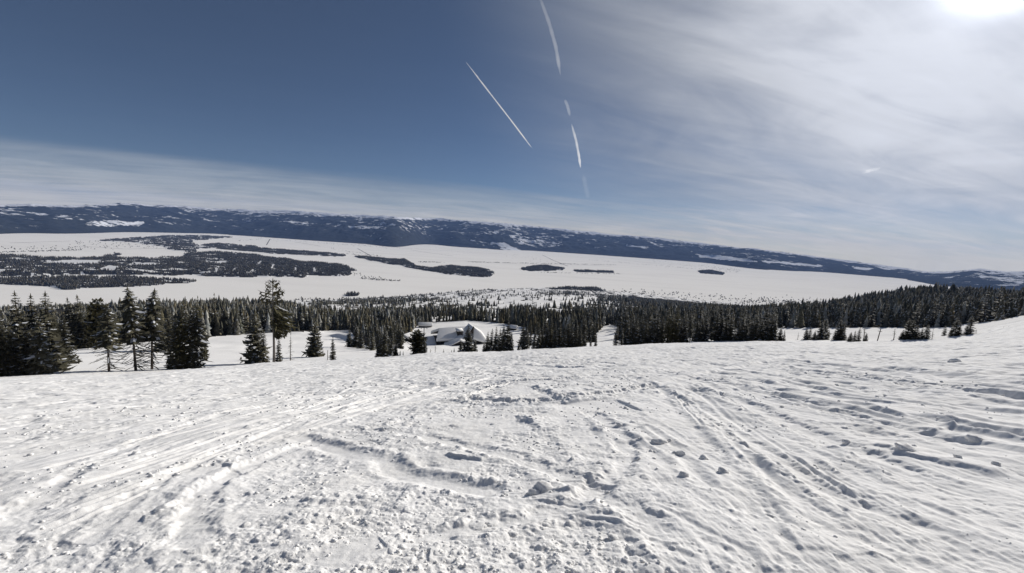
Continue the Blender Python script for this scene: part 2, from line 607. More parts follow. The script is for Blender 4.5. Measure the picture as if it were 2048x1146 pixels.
# (pixels, kind, half width m, height m)  groove: a flat run scraped in; ledge: a bank of pushed-up snow; track: a raised clean rib; ditch: rough rut
MARKS = [
    ([(590, 868), (640, 882), (700, 900), (752, 912)], 'groove', 0.22, 0.13),
    ([(764, 905), (790, 935), (860, 958), (950, 975), (1015, 984)], 'groove', 0.20, 0.17),
    ([(1085, 985), (1130, 985), (1190, 998)], 'ledge', 0.10, 0.08),
    ([(230, 1146), (300, 1120), (330, 1140)], 'ledge', 0.10, 0.06),
    ([(890, 905), (930, 914), (975, 918)], 'ledge', 0.14, 0.16),
    ([(1345, 765), (1375, 800), (1430, 850), (1500, 905), (1580, 985), (1640, 1075)], 'track', 0.35, 0.10),
    ([(1370, 765), (1410, 800), (1480, 850), (1580, 920), (1700, 1000)], 'groove', 0.25, 0.07),
    ([(1400, 765), (1428, 790), (1475, 800)], 'ledge', 0.12, 0.09),
    ([(1433, 733), (1500, 742), (1570, 752), (1640, 770)], 'ledge', 0.22, 0.16),
    ([(1425, 743), (1480, 746)], 'ledge', 0.2, 0.13),
    ([(1470, 753), (1550, 766)], 'ledge', 0.2, 0.16),
    ([(1565, 795), (1640, 803)], 'ledge', 0.16, 0.13),
    ([(1530, 775), (1640, 783), (1720, 797), (1850, 812)], 'ledge', 0.25, 0.15),
    ([(1650, 812), (1770, 818)], 'ledge', 0.14, 0.08),
    ([(1580, 720), (1635, 717)], 'ledge', 0.35, 0.22),
    ([(1780, 729), (1860, 735), (1940, 745), (2000, 750)], 'ledge', 0.45, 0.30),
    ([(1955, 760), (2010, 762), (2070, 771)], 'ledge', 0.45, 0.30),
    ([(1850, 768), (1880, 778)], 'ledge', 0.3, 0.2),
    ([(1945, 792), (2060, 811)], 'ledge', 0.25, 0.16),
    ([(1735, 888), (1790, 893), (1810, 905), (1900, 921), (1960, 933), (2020, 946)], 'ledge', 0.18, 0.17),
    ([(1812, 856), (1870, 857), (1900, 850), (1945, 845)], 'ledge', 0.11, 0.13),
    ([(1862, 866), (1905, 872), (1950, 879)], 'ledge', 0.09, 0.11),
    ([(1600, 880), (1700, 905), (1790, 935)], 'ledge', 0.16, 0.07),
    ([(1240, 780), (1330, 758), (1420, 737), (1500, 722), (1580, 705)], 'track', 0.5, 0.14),
    ([(965, 746), (1020, 750), (1085, 755)], 'ledge', 0.2, 0.16),
    ([(962, 771), (1010, 776)], 'ledge', 0.16, 0.11),
    ([(1065, 772), (1105, 785), (1145, 806)], 'ledge', 0.4, 0.30),
    ([(1050, 725), (1110, 731), (1190, 733)], 'ledge', 0.5, 0.32),
    ([(1200, 722), (1250, 727)], 'ledge', 0.3, 0.2),
    ([(1030, 828), (1070, 848), (1085, 862)], 'ledge', 0.3, 0.17),
    ([(1180, 852), (1220, 862), (1255, 882)], 'ledge', 0.3, 0.16),
    ([(1225, 850), (1260, 885), (1330, 900)], 'groove', 0.4, 0.09),
    ([(1165, 800), (1210, 808), (1260, 806)], 'groove', 0.9, 0.22),
    ([(640, 1146), (690, 1115), (770, 1090)], 'groove', 0.22, 0.07),
    ([(820, 1146), (830, 1110)], 'ledge', 0.06, 0.06),
    ([(420, 915), (470, 930), (500, 945)], 'ledge', 0.12, 0.07),
    ([(0, 1070), (120, 1030), (260, 990)], 'ledge', 0.12, 0.05),
    ([(150, 1080), (230, 1050), (290, 1035)], 'groove', 0.2, 0.05),
    ([(0, 985), (200, 935), (420, 870), (640, 815), (830, 765)], 'track', 0.14, 0.05),
    ([(0, 1005), (200, 955), (420, 885), (640, 825), (830, 773)], 'track', 0.12, 0.05),
    ([(80, 830), (300, 800), (600, 760), (800, 735)], 'ledge', 0.25, 0.09),
    ([(0, 860), (200, 835), (420, 805), (640, 775)], 'ledge', 0.18, 0.07),
    ([(0, 800), (80, 790), (150, 790)], 'track', 0.6, 0.16),
    ([(0, 905), (250, 862), (460, 830)], 'track', 0.14, 0.05),
    ([(0, 940), (250, 893), (450, 850)], 'groove', 0.5, 0.05),
    ([(260, 960), (420, 905), (640, 850), (800, 800), (990, 750)], 'track', 0.12, 0.045),
    ([(1680, 1115), (1740, 1110), (1790, 1125)], 'ledge', 0.12, 0.05),
    ([(1590, 1095), (1660, 1102)], 'ledge', 0.1, 0.04),
]


def family(A, B, n, w, h, seed, lmin=0.3, lmax=0.8):
    """n skied lines lying between two guide lines"""
    rg_ = random.Random(seed)
    A = np.array(A, float); B = np.array(B, float); m = len(A)
    for i in range(n):
        t = (i + rg_.uniform(.1, .9)) / n
        P_ = A * (1 - t) + B * t
        u0 = rg_.uniform(0, 1 - lmin); u1 = min(1, u0 + rg_.uniform(lmin, lmax))
        uu = np.linspace(u0, u1, 5) * (m - 1)
        px_ = np.interp(uu, np.arange(m), P_[:, 0]); py_ = np.interp(uu, np.arange(m), P_[:, 1]) + rg_.uniform(-2, 2)
        MARKS.append(([(a, b) for a, b in zip(px_, py_)], 'line', w * rg_.uniform(.6, 1.6), h * rg_.uniform(.5, 1.5)))


# the fan sweeping down to the right, the bundle crossing at right, the lanes at left, two wide arcs in the middle
family([(1335, 775), (1400, 870), (1500, 990), (1590, 1120)], [(1410, 765), (1560, 850), (1780, 960), (2048, 1080)], 26, 0.055, 0.015, 1, 0.15, 0.5)
family([(1430, 730), (1620, 760), (1830, 795), (2070, 830)], [(1430, 770), (1620, 815), (1830, 870), (2070, 930)], 16, 0.14, 0.042, 2, 0.2, 0.5)
family([(1550, 700), (1720, 712), (1900, 735), (2070, 752)], [(1520, 735), (1700, 757), (1880, 790), (2070, 815)], 12, 0.22, 0.065, 3, 0.2, 0.5)
family([(0, 1100), (230, 1010), (470, 915), (760, 800)], [(0, 790), (250, 772), (500, 750), (720, 728)], 40, 0.075, 0.026, 4, 0.2, 0.7)
family([(900, 1010), (1060, 1020), (1220, 1060), (1400, 1146)], [(1000, 960), (1170, 960), (1330, 1000), (1560, 1110)], 8, 0.05, 0.010, 5)
family([(640, 870), (780, 830), (930, 800), (1050, 760)], [(500, 840), (680, 790), (860, 750), (1030, 722)], 9, 0.10, 0.05, 6, 0.2, 0.5)
family([(1180, 850), (1240, 870), (1330, 930), (1400, 1010)], [(1260, 830), (1330, 850), (1420, 910), (1480, 990)], 6, 0.12, 0.022, 7)


# broad scraped turns: shallow smooth troughs with snow thrown to the outside
for pix, w_, h_ in (
        ([(-40, 1140), (60, 1010), (260, 895), (560, 805), (900, 742)], 0.24, 0.032),
        ([(120, 1160), (210, 1040), (380, 930), (640, 835), (960, 750)], 0.20, 0.030),
        ([(430, 1160), (385, 1050), (440, 955), (620, 880), (880, 825), (1110, 780)], 0.27, 0.045),
        ([(760, 1160), (880, 1070), (1090, 1030), (1220, 960), (1250, 880), (1170, 812)], 0.26, 0.048),
        ([(1420, 1160), (1290, 1050), (1130, 955), (980, 900), (800, 862), (640, 850)], 0.26, 0.045),
        ([(2070, 1010), (1830, 945), (1620, 860), (1460, 795), (1345, 768)], 0.34, 0.062),
        ([(2070, 1130), (1820, 1050), (1610, 950), (1450, 850), (1350, 775)], 0.26, 0.050),
        ([(1750, 1160), (1640, 1040), (1530, 940), (1430, 850), (1330, 780), (1240, 742)], 0.24, 0.050),
        ([(2070, 905), (1860, 868), (1650, 815), (1480, 770), (1360, 752)], 0.36, 0.065),
        ([(2070, 800), (1850, 770), (1650, 742), (1520, 728)], 0.5, 0.11),
        ([(1330, 765), (1180, 790), (1030, 800), (900, 790)], 0.5, 0.11),
        ([(1300, 745), (1150, 757), (960, 765), (780, 775), (560, 812)], 0.40, 0.09)):
    MARKS.append((pix, 'arc', w_, h_))


def path_dir(a, b):
    p = plane_pts([a, b]); d = p[1] - p[0]
    return math.atan2(d[1], d[0])


DIR_L = path_dir((100, 960), (640, 820))
DIR_R = path_dir((1480, 750), (1800, 800))
DIR_F = path_dir((1420, 850), (1800, 1010))


def snow_relief(x, y, cell):
    """relief of the churned piste; cell = local grid size so that finer detail than the grid is left out"""
    r = np.hypot(x, y)
    px, py = project(np.stack([x, y, PLANE[0] * x + PLANE[1] * y], -1))
    z = 0.12 * fbm(x / 9, y / 9, 21, 3) + 0.035 * fbm(x / 3.1, y / 3.1, 22, 3)
    z += 0.5 * fbm(x / 24, y / 24, 23, 2) * sstep(25, 60, r)
    # regions by place on the slope: left lanes, right lanes, fan, middle crumble
    wl = sstep(900, 450, px) * sstep(1110, 960, py + 0.18 * px)
    wr = sstep(1150, 1400, px) * sstep(935, 820, py - 0.03 * (px - 1400))
    wf = sstep(1150, 1450, px) * (1 - wr)
    wm = np.clip(1 - wl - wr - wf, 0, 1)

    def streak(ang, across, along, seed, octv=3):
        ca, sa = math.cos(ang), math.sin(ang)
        u = x * ca + y * sa; v = -x * sa + y * ca
        v = v + 0.35 * across * 4 * fbm(x / 6, y / 6, seed + 40, 2)
        return fbm(u / along, v / across, seed, octv)
    sl = 0.028 * streak(DIR_L, 0.34, 7.0, 31) + 0.05 * streak(DIR_L, 1.3, 16.0, 32)
    sr = 0.045 * streak(DIR_R, 0.4, 4.0, 33) + 0.055 * streak(DIR_R, 1.7, 10.0, 34)
    sf = 0.012 * streak(DIR_F, 0.16, 1.6, 35) + 0.018 * streak(DIR_F, 0.7, 5.0, 36) + 0.006 * streak(DIR_F, 0.07, 0.6, 37)
    z += wl * sl + wr * sr * sstep(6, 18, r) + wf * sf
    # churn: how broken up the crust is
    ch = fbm(x / 2.6, y / 2.6, 41, 3) * 0.7 + fbm(x / 0.9, y / 0.9, 44, 2) * 0.35
    chl = streak(DIR_L, 1.1, 5.0, 42); chr_ = streak(DIR_R, 1.2, 5.0, 43)
    churn = wm * sstep(-0.42, 0.05, ch) + wl * sstep(-0.12, 0.4, chl + 0.35 * ch) + wr * sstep(0.0, 0.5, chr_ + 0.3 * ch) + wf * sstep(-0.3, 0.25, ch) * 0.85
    churn = np.clip(churn, 0, 1)
    flat = np.zeros_like(x)
    rel = np.zeros_like(x)
    wob = 0.8 * fbm(x / 0.5, y / 0.5, 61, 4, 0.6)
    for pix, kind, w, h in MARKS:
        h = h * {'groove': 0.40, 'line': 1.0, 'arc': 1.0, 'ledge': 0.42, 'track': 0.45}[kind]; w = w * (1.0 if kind == 'groove' else 0.8)
        p = smooth_path(pix)
        pad = w * 6 + 0.2
        k = (x > p[:, 0].min() - pad) & (x < p[:, 0].max() + pad) & (y > p[:, 1].min() - pad) & (y < p[:, 1].max() + pad)
        if not k.any():
            continue
        xs, ys = x[k], y[k]
        d, sg, par = seg_dist(xs, ys, p)
        d = np.maximum(d + w * wob[k] * {'groove': 0.45, 'track': 0.4, 'line': 0.5}.get(kind, 1.0), 0)
        ends = sstep(0, 0.12, par) * sstep(1, 0.88, par) if kind != 'groove' else sstep(0, 0.06, par) * sstep(1, 0.94, par)
        if kind == 'groove':
            f = sstep(1.7, 0.5, d / w) * ends
            rel[k] += -h * f + (0.15 + 0.35 * (sg > 0)) * h * np.exp(-((d / w - 1.9) / 0.6) ** 2) * ends
            flat[k] = np.maximum(flat[k], f)
        elif kind == 'ledge':
            # a bank: steep on the uphill (viewer) side, long on the far side
            far = sg > 0
            q = d / w
            prof = np.where(far, np.exp(-(q / 2.4) ** 2), sstep(0.9, 0.0, q))
            rel[k] += h * prof * ends * (0.8 + 0.35 * wob[k])
            fl = np.exp(-((q - 2.6) / 1.3) ** 2) * (~far) * ends
            rel[k] -= 0.25 * h * fl
            flat[k] = np.maximum(flat[k], fl * 0.7)
        elif kind == 'arc':
            q = d / w
            out = 0.45 + 0.45 * wob[k]
            rel[k] += h * ends * (-np.exp(-(q / 0.95) ** 4) + np.where(sg > 0, out, 0.25) * np.exp(-((q - 1.55) / 0.5) ** 2))
            flat[k] = np.maximum(flat[k], 0.85 * np.exp(-(q / 0.9) ** 4) * ends * (0.6 + 0.4 * sstep(-0.2, 0.3, wob[k])))
        elif kind == 'track':
            q = d / w
            rel[k] += h * (np.exp(-q ** 2) - 0.35 * np.exp(-((q - 1.7) / 0.6) ** 2)) * ends
            flat[k] = np.maximum(flat[k], np.exp(-(q * 0.8) ** 4) * 0.8)
        else:
            q = d / w
            rel[k] += h * (-np.exp(-q ** 2) + (0.35 + 0.3 * (sg > 0)) * np.exp(-((q - 1.8) / 0.7) ** 2)) * ends
            flat[k] = np.maximum(flat[k], 0.6 * np.exp(-q ** 2) * ends)
    z += rel
    churn = churn * (1 - flat)
    low = sstep(0.02, 0.0, cell)
    for c, sd, pr, sq in ((1.5, 201, 0.10, 0.06), (0.62, 202, 0.12, 0.11), (0.30, 203, 0.16, 0.20), (0.15, 204, 0.26, 0.27), (0.075, 205, 0.5, 0.45), (0.038, 206, 0.6, 0.66)):
        wgt = sstep(c * 0.34, c * 0.16, cell)
        k = wgt > 0.01
        if not k.any():
            continue
        z[k] += wgt[k] * domes(x[k], y[k], c, sd, (churn[k] ** 1.7) * pr * (1 - 0.6 * wf[k] if c < 0.2 else 1 - 0.75 * wf[k]) * (1 - 0.25 * wl[k]) , sq)
    bill = np.abs(fbm(x / 0.35, y / 0.35, 71, 3)) * 0.02 * sstep(0.10, 0.04, cell) + np.abs(fbm(x / 1.3, y / 1.3, 72, 3)) * 0.03
    z += churn * bill
    # broken crust: sharp small relief at every scale the grid can carry
    rough = np.zeros_like(x)
    for i, lam in enumerate((2.2, 1.1, 0.55, 0.27, 0.135, 0.068)):
        w = sstep(lam * 0.42, lam * 0.2, cell)
        k = w > 0.01
        if not k.any():
            continue
        n = gnoise(x[k] / lam + 3.1 * i, y[k] / lam - 7.7 * i, 400 + i)
        n2 = gnoise(x[k] / lam * 1.7 + 9.1 * i, y[k] / lam * 1.7 + 2.2 * i, 420 + i)
        g_ = (0.6, 0.7, 0.9, 1.25, 1.6, 1.8)[i]
        rough[k] += w[k] * lam * g_ * (0.028 * n - 0.036 * np.abs(n2))
    z += 0.8 * rough * (0.55 + 0.9 * churn) * (1 + 1.1 * sstep(8, 35, r)) * (1 - 0.85 * flat)
    z += 0.006 * fbm(x / 0.12, y / 0.12, 73, 2) * sstep(0.04, 0.015, cell) + 0.010 * fbm(x / 0.5, y / 0.5, 74, 3)
    return z


Q = float(globals().get('QUALITY', 1.0))
az_in = np.linspace(-0.99, 0.99, int(1500 * Q))
az_l = np.linspace(-2.2, -0.99, 60)[:-1]; az_r = np.linspace(0.99, 2.2, 60)[1:]
AZ = np.concatenate([az_l, az_in, az_r])
RR = np.concatenate([np.linspace(0.05, 1.25, 14)[:-1], np.exp(np.linspace(math.log(1.25), math.log(190), int(1750 * Q)))])
RMAX_NEAR = RR[-1]
A2, R2 = np.meshgrid(AZ, RR, indexing='ij')
GX = R2 * np.sin(A2); GY = R2 * np.cos(A2)
cellsz = np.maximum(R2 * (az_in[1] - az_in[0]), R2 * (math.log(190 / 1.25) / (1750 * Q)))
cellsz[np.abs(A2) > 0.995] *= 8
GZ = np.empty_like(GX)
CH = 120
for i in range(0, GX.shape[0], CH):
    s = slice(i, i + CH)
    x, y = GX[s].ravel(), GY[s].ravel()
    zz = terrain_z(x, y)
    fade = 1 - sstep(120, 180, np.hypot(x, y)) * 0.7
    edge = 1 - sstep(178, 189, np.hypot(x, y))
    GZ[s] = (zz + snow_relief(x, y, cellsz[s].ravel()) * fade * edge).reshape(GX[s].shape)


def near_z(x, y):
    """height of the modelled snow surface"""
    r = math.hypot(x, y); a = math.atan2(x, y)
    i = int(np.clip(np.searchsorted(AZ, a), 1, len(AZ) - 1)); j = int(np.clip(np.searchsorted(RR, r), 1, len(RR) - 1))
    return float(GZ[i - 1:i + 1, j - 1:j + 1].mean())


V = np.stack([GX.ravel(), GY.ravel(), GZ.ravel()], 1)
o = mesh_np("snow_slope", V, grid_faces(len(AZ), len(RR))[:, ::-1], MAT['snow'], True)
tag(o, kind='structure')

# ------------------------------------------------------------------ middle hillside down to the lake
SNOWFIELDS = [
    # left clearing, lodge shelf, piste, right strip (pixels of the ground, as seen from the viewpoint)
    [(-300, 760), (-300, 714), (0, 700), (150, 694), (300, 683), (400, 675), (480, 669), (560, 664), (640, 662), (700, 660), (720, 690), (790, 690), (800, 690), (815, 670), (835, 652),
     (850, 646), (935, 641), (1000, 646), (1052, 655), (1060, 668), (1190, 672), (1196, 662), (1205, 653), (1222, 650), (1236, 652), (1242, 665), (1380, 668), (1385, 660), (1480, 656), (1590, 656), (1700, 655),
     (1900, 655), (2000, 640), (2100, 620), (2600, 640), (2600, 900), (-300, 900)],
]
FIELDS = [
    # open fields and clearings on the lower slope
    [(875, 592), (905, 588), (940, 596), (960, 588), (1010, 583), (1060, 580), (1090, 590), (1130, 590), (1180, 598), (1196, 606), (1160, 607), (1150, 613), (1100, 612), (1080, 618), (1040, 618), (990, 612), (960, 606), (910, 604), (880, 600)],
    [(960, 592), (1190, 590), (1200, 600), (1150, 614), (980, 612)],
    [(655, 614), (668, 611), (690, 620), (676, 624)],
    [(728, 617), (790, 616), (800, 624), (735, 624)],
    [(1258, 617), (1275, 615), (1272, 620)], [(1210, 622), (1245, 628), (1230, 632)],
    [(590, 604), (625, 603), (620, 612), (596, 612)],
    [(1440, 600), (1560, 602), (1660, 606), (1660, 616), (1560, 618), (1480, 612)],
    [(930, 622), (1000, 618), (1010, 628), (940, 634)],
    [(1075, 640), (1130, 630), (1160, 634), (1100, 650)],
    [(1980, 586), (2048, 586), (2048, 591), (1990, 590)],
]


def forest_amount(x, y, z=None):
    """1 where the hillside is wooded, 0 on open snow"""
    z = terrain_z(x, y) if z is None else z
    px, py = project(np.stack([x, y, z], -1))
    r = np.hypot(x, y)
    f = np.ones_like(x)
    f[inpoly(px, py, SNOWFIELDS[0])] = 0
    f[r < 230] = 0
    jx = px + 7 * fbm(x / 60, y / 60, 301, 3); jy = py + 3 * fbm(x / 60, y / 60, 302, 3)
    f[(r < 900) & (r > 380) & (fbm(x / 42, y / 42, 309, 3) > 0.40)] = 0
    f[(r > 480) & (px > 540) & (px < 1130) & (fbm(x / 48, y / 30, 311, 3) > 0.16)] = 0
    for i, poly in enumerate(FIELDS):
        ins = inpoly(jx, jy, poly)
        f[ins & ((fbm(x / 45, y / 45, 313, 3) < 0.30) if i < 2 else True)] = 0
    f[(r > 700) & (px > 830) & (px < 1260) & (fbm(x / 55, y / 55, 314, 4) > 0.02)] = 0
    rh = SHORE(np.clip(np.arctan2(x, y), -1.15, 1.15))[0]
    lace = fbm(x / 170, y / 170, 303, 4)
    f[(r > 800) & (px > 850) & (px < 1320) & (lace > 0.30)] = 0.0
    f[(px < 850) & (r > 700) & (lace > 0.42)] = 0.0
    f[(r > rh * 0.93) & (px > 1230) & (px < 1620) & (fbm(x / 60, y / 60, 305, 3) > -0.15)] = 0
    sparse = inpoly(jx, jy, [(845, 612), (930, 610), (1000, 616), (1012, 640), (930, 640), (862, 642)]) | inpoly(jx, jy, [(560, 612), (850, 606), (850, 626), (590, 630)])
    f[sparse & (fbm(x / 38, y / 38, 307, 3) > 0.02)] = 0
    f[r > rh * 0.995] = 0
    return f, px, py


az_h = np.linspace(-1.25, 1.25, 900)
rr_h = np.exp(np.linspace(math.log(150), math.log(6500), 520))
A3, R3 = np.meshgrid(az_h, rr_h, indexing='ij')
HX = R3 * np.sin(A3); HY = R3 * np.cos(A3)
HZ = terrain_z(HX, HY) - 0.6 * (1 - sstep(150, 189, R3))
HZ += 0.25 * fbm(HX / 14, HY / 14, 88, 3) * sstep(175, 230, R3)
# banks of the cat track that crosses the clearing left of the lodge
for pix, hb in (([(655, 670), (695, 677), (735, 689), (792, 702)], 2.4), ([(690, 672), (725, 681), (765, 693)], 1.6), ([(560, 668), (600, 666), (648, 664)], 1.4), ([(1165, 676), (1200, 670)], 1.2)):
    pts = np.array([ground_hit(a, b, 150)[:2] for a, b in pix])
    k = (HX > pts[:, 0].min() - 40) & (HX < pts[:, 0].max() + 40) & (HY > pts[:, 1].min() - 40) & (HY < pts[:, 1].max() + 40)
    d, sg, par = seg_dist(HX[k], HY[k], pts)
    HZ[k] += hb * np.where(sg > 0, np.exp(-(d / 13) ** 2), sstep(4.0, 0.0, d)) * sstep(0, 0.1, par) * sstep(1, 0.9, par)
ff, _, _ = forest_amount(HX.ravel(), HY.ravel(), HZ.ravel())
o = mesh_np("hillside", np.stack([HX.ravel(), HY.ravel(), HZ.ravel()], 1), grid_faces(len(az_h), len(rr_h))[:, ::-1], MAT['hillside'], True, attr=1 - ff)
tag(o, kind='structure')

# ------------------------------------------------------------------ far mountains
MBASE = Line([(-700, 474, 0), (-300, 471, 0), (0, 469, 0), (50, 465, 0), (100, 468, 0), (180, 467, 0), (250, 464, 0), (400, 467, 0), (480, 471, 0), (620, 481, 0), (700, 486, 0), (740, 489, 0),
              (785, 495, 0), (810, 494, 0), (830, 489, 0), (870, 488, 0), (900, 493, 0), (1000, 500, 0), (1100, 502, 0), (1250, 512, 0), (1400, 524, 0), (1480, 535, 0), (1540, 541, 0), (1700, 546, 0), (1780, 553, 0), (1880, 573, 0),
              (2048, 590, 0), (2500, 610, 0)])
SKY = [(-700, 408), (-300, 406), (0, 409), (60, 408), (130, 411), (200, 409), (235, 407), (260, 406), (300, 410), (350, 411), (420, 416), (500, 420), (560, 421),
       (640, 424), (700, 428), (800, 434), (900, 438), (1000, 446), (1100, 455), (1200, 466), (1300, 474), (1400, 486), (1500, 497), (1600, 509), (1700, 522),
       (1760, 530), (1850, 544), (1900, 544), (1940, 539), (1965, 537), (1990, 541), (2048, 543), (2500, 560)]
sp = np.array(SKY, float)
saz, stn = pix_az_t(sp[:, 0], sp[:, 1])
az_m = np.linspace(-1.25, 1.25, 1800)
rb, tb = MBASE(az_m)
rb = np.minimum(rb, 16000.0)
kk = np.hanning(61); kk /= kk.sum()
rb = np.convolve(np.pad(rb, 30, mode='edge'), kk, 'valid')
# frozen lake and valley floor, out to the foot of the mountains
lr = np.linspace(0, 1, 60)
LR = 1500 + (rb[::6, None] * 1.06 - 1500) * lr[None] ** 1.5
LA = np.broadcast_to(az_m[::6, None], LR.shape)
o = mesh_np("frozen_lake", np.stack([(LR * np.sin(LA)).ravel(), (LR * np.cos(LA)).ravel(), np.full(LR.size, LAKE_Z)], 1), grid_faces(LR.shape[0], 60)[:, ::-1], MAT['lake'])
tag(o, kind='structure')
tsky = np.interp(az_m, saz, stn)
nr = 150
s = np.linspace(0, 1, nr)
depth = 9000.0
S2 = np.broadcast_to(s[None], (len(az_m), nr))
RB = rb[:, None]
R4 = RB + depth * S2 ** 1.25
AZ4 = np.broadcast_to(az_m[:, None], R4.shape)
MX = R4 * np.sin(AZ4); MY = R4 * np.cos(AZ4)
sk = 0.70   # skyline at this fraction
rs = RB + depth * sk ** 1.25
zs = EYE[2] - rs * tsky[:, None]
zb = LAKE_Z - 3.0
prof = np.interp(S2.ravel(), [0, 0.08, 0.3, 0.55, sk, 0.85, 1.0], [0, 0.05, 0.38, 0.74, 1.0, 0.86, 0.4]).reshape(S2.shape)
base = zb + (zs - zb) * prof
rg = 1 - np.abs(fbm(MX / 2600, MY / 2600, 501, 5, 0.52))
amp = 0.30 * np.clip(zs - LAKE_Z, 200, 900) * np.sin(np.clip(S2 / sk, 0, 1) * PI) ** 0.8
MZ = base + amp * (rg - 0.72) + 26 * fbm(MX / 500, MY / 500, 502, 4, 0.6) * sstep(0.02, 0.2, S2)
MZ += sstep(0.55, sk, S2) * 40 * fbm(MX / 700, MY / 700, 507, 4, 0.6)
MZ[:, 0] = LAKE_Z - 5
mpx, mpy = project(np.stack([MX, MY, MZ], -1))
rel = np.clip((MZ - LAKE_Z) / np.maximum(zs - LAKE_Z, 50), 0, 1.2)
cover = 0.235 + 0.42 * sstep(0.80, 1.0, rel) + 0.34 * fbm(MX / 700, MY / 700, 503, 5, 0.65) + 0.16 * fbm(MX / 4000, MY / 4000, 504, 3) + 0.10 * sstep(0.3, 0.6, rel) - 0.12 * sstep(0.25, 0.05, rel)
jx = mpx + 5 * fbm(MX / 300, MY / 300, 505, 3); jy = mpy + 2.0 * fbm(MX / 300, MY / 300, 506, 3)
for poly, v in (([(175, 444), (215, 440), (290, 444), (280, 451), (200, 453), (172, 449)], 0.33),
                ([(0, 422), (130, 430), (150, 440), (0, 436)], 0.12), ([(560, 442), (600, 443), (650, 450), (610, 453)], 0.25),
                ([(625, 425), (660, 424), (690, 431), (640, 433)], 0.25), ([(700, 452), (780, 453), (770, 458), (705, 457)], 0.22),
                ([(1020, 470), (1060, 474), (1130, 490), (1080, 497), (1030, 486)], 0.30), ([(930, 478), (985, 484), (1000, 500), (955, 490)], 0.27),
                ([(985, 484), (1010, 486), (1045, 502), (1010, 502)], 0.6),
                ([(1390, 509), (1440, 511), (1510, 521), (1515, 524), (1450, 520), (1400, 514)], 0.75), ([(1520, 520), (1640, 530), (1650, 534), (1530, 525)], 0.75),
                ([(1705, 533), (1745, 537), (1740, 540), (1710, 538)], 0.6), ([(1740, 530), (1800, 538), (1770, 540)], 0.3),
                ([(1250, 488), (1300, 494), (1290, 497), (1250, 491)], 0.35), ([(1950, 545), (2048, 545), (2048, 575), (1980, 570)], 0.2)):
    cover[inpoly(jx, jy, poly)] += v
cover = cover.clip(0, 1)
o = mesh_np("far_mountains", np.stack([MX.ravel(), MY.ravel(), MZ.ravel()], 1), grid_faces(len(az_m), nr)[:, ::-1], MAT['mountain'], True, attr=cover.ravel())
tag(o, kind='structure')


# ------------------------------------------------------------------ low wooded islands and peninsulas on the lake
def cone_trees(P, H, W, sides=5, seed=1):
    """many plain far conifers as one mesh: P (n,3) bases"""
    rg_ = np.random.default_rng(seed)
    n = len(P)
    k = sides
    ang = rg_.uniform(0, 2 * PI, n)[:, None] + np.arange(k)[None] * 2 * PI / k
    rad = W[:, None] * rg_.uniform(0.65, 1.2, (n, k))
    ring = np.stack([P[:, 0, None] + rad * np.cos(ang), P[:, 1, None] + rad * np.sin(ang), P[:, 2, None] + (H * 0.06)[:, None] + rg_.uniform(0, 0.12, (n, k)) * H[:, None]], -1)
    top = P + np.stack([0 * H, 0 * H, H], 1)
    V = np.concatenate([ring, top[:, None]], 1).reshape(-1, 3)
    b = np.arange(n)[:, None] * (k + 1)
    F = np.stack([b + np.arange(k)[None], b + (np.arange(k)[None] + 1) % k, np.broadcast_to(b + k, (n, k))], -1).reshape(-1, 3)
    return V, F


ISLES = [
    ("dark wooded peninsula with white ski-run-like clearings across the near side of the frozen lake", 1.0, 0.16, 26,
     [(-260, 508), (0, 511), (66, 513), (72, 517), (195, 516), (240, 506), (255, 505), (225, 516), (300, 518), (350, 514), (380, 507), (436, 505), (512, 511), (557, 518), (617, 525), (672, 528), (711, 537),
      (700, 545), (686, 551), (600, 553), (512, 555), (420, 553), (370, 551), (290, 550), (175, 550), (105, 551), (45, 553), (0, 549), (-260, 548)]),
    ("narrow dark wooded tongue of land below the big peninsula near the left edge", 1.0, 0.10, 10,
     [(-60, 561), (12, 557), (60, 555), (240, 554), (330, 558), (400, 562), (398, 565), (330, 568), (290, 573), (180, 576), (120, 580), (90, 572), (30, 570), (-60, 568)]),
    ("ragged brownish woodland patch reaching across the white fields beyond the big peninsula", 0.75, 0.5, 8,
     [(185, 481), (290, 474), (350, 471), (400, 471), (468, 474), (430, 478), (385, 482), (395, 492), (430, 486), (512, 492), (520, 497), (400, 497), (388, 507), (345, 500), (310, 492), (265, 485)]),
    ("thin wooded strip trailing over the ice right of the brownish woodland patch", 0.9, 0.3, 6,
     [(430, 490), (512, 495), (590, 501), (650, 505), (692, 510), (690, 514), (640, 512), (560, 508), (512, 504), (440, 498)]),
    ("long grey-brown wooded island with a blunt right end in mid lake", 0.9, 0.22, 14,
     [(704, 512), (740, 514), (777, 518), (810, 518), (833, 532), (861, 536), (900, 531), (948, 535), (983, 540), (987, 551), (976, 555), (930, 552), (861, 544), (826, 537), (777, 528), (740, 521)]),
    ("short wooded islet just right of the long grey-brown island", 0.8, 0.25, 6, [(1040, 537), (1062, 532), (1090, 530), (1130, 537), (1128, 541), (1070, 543), (1045, 541)]),
    ("very thin wooded sliver on the ice between the islet and the open lake", 0.7, 0.3, 3, [(1147, 540), (1180, 540), (1232, 543), (1228, 546), (1150, 544)]),
    ("small lone dark wooded islet in the right part of the open lake", 0.95, 0.1, 6, [(1395, 542), (1420, 540), (1450, 546), (1446, 550), (1400, 547)]),
    ("tiny dark wooded islet close to the near shore above the tall trees", 0.95, 0.1, 3, [(688, 590), (700, 586), (718, 587), (716, 592), (695, 593)]),
    ("low wooded spit on the near shore left of the white farm fields", 0.9, 0.2, 3, [(1100, 577), (1130, 574), (1190, 575), (1215, 580), (1200, 586), (1150, 584), (1105, 582)]),
]
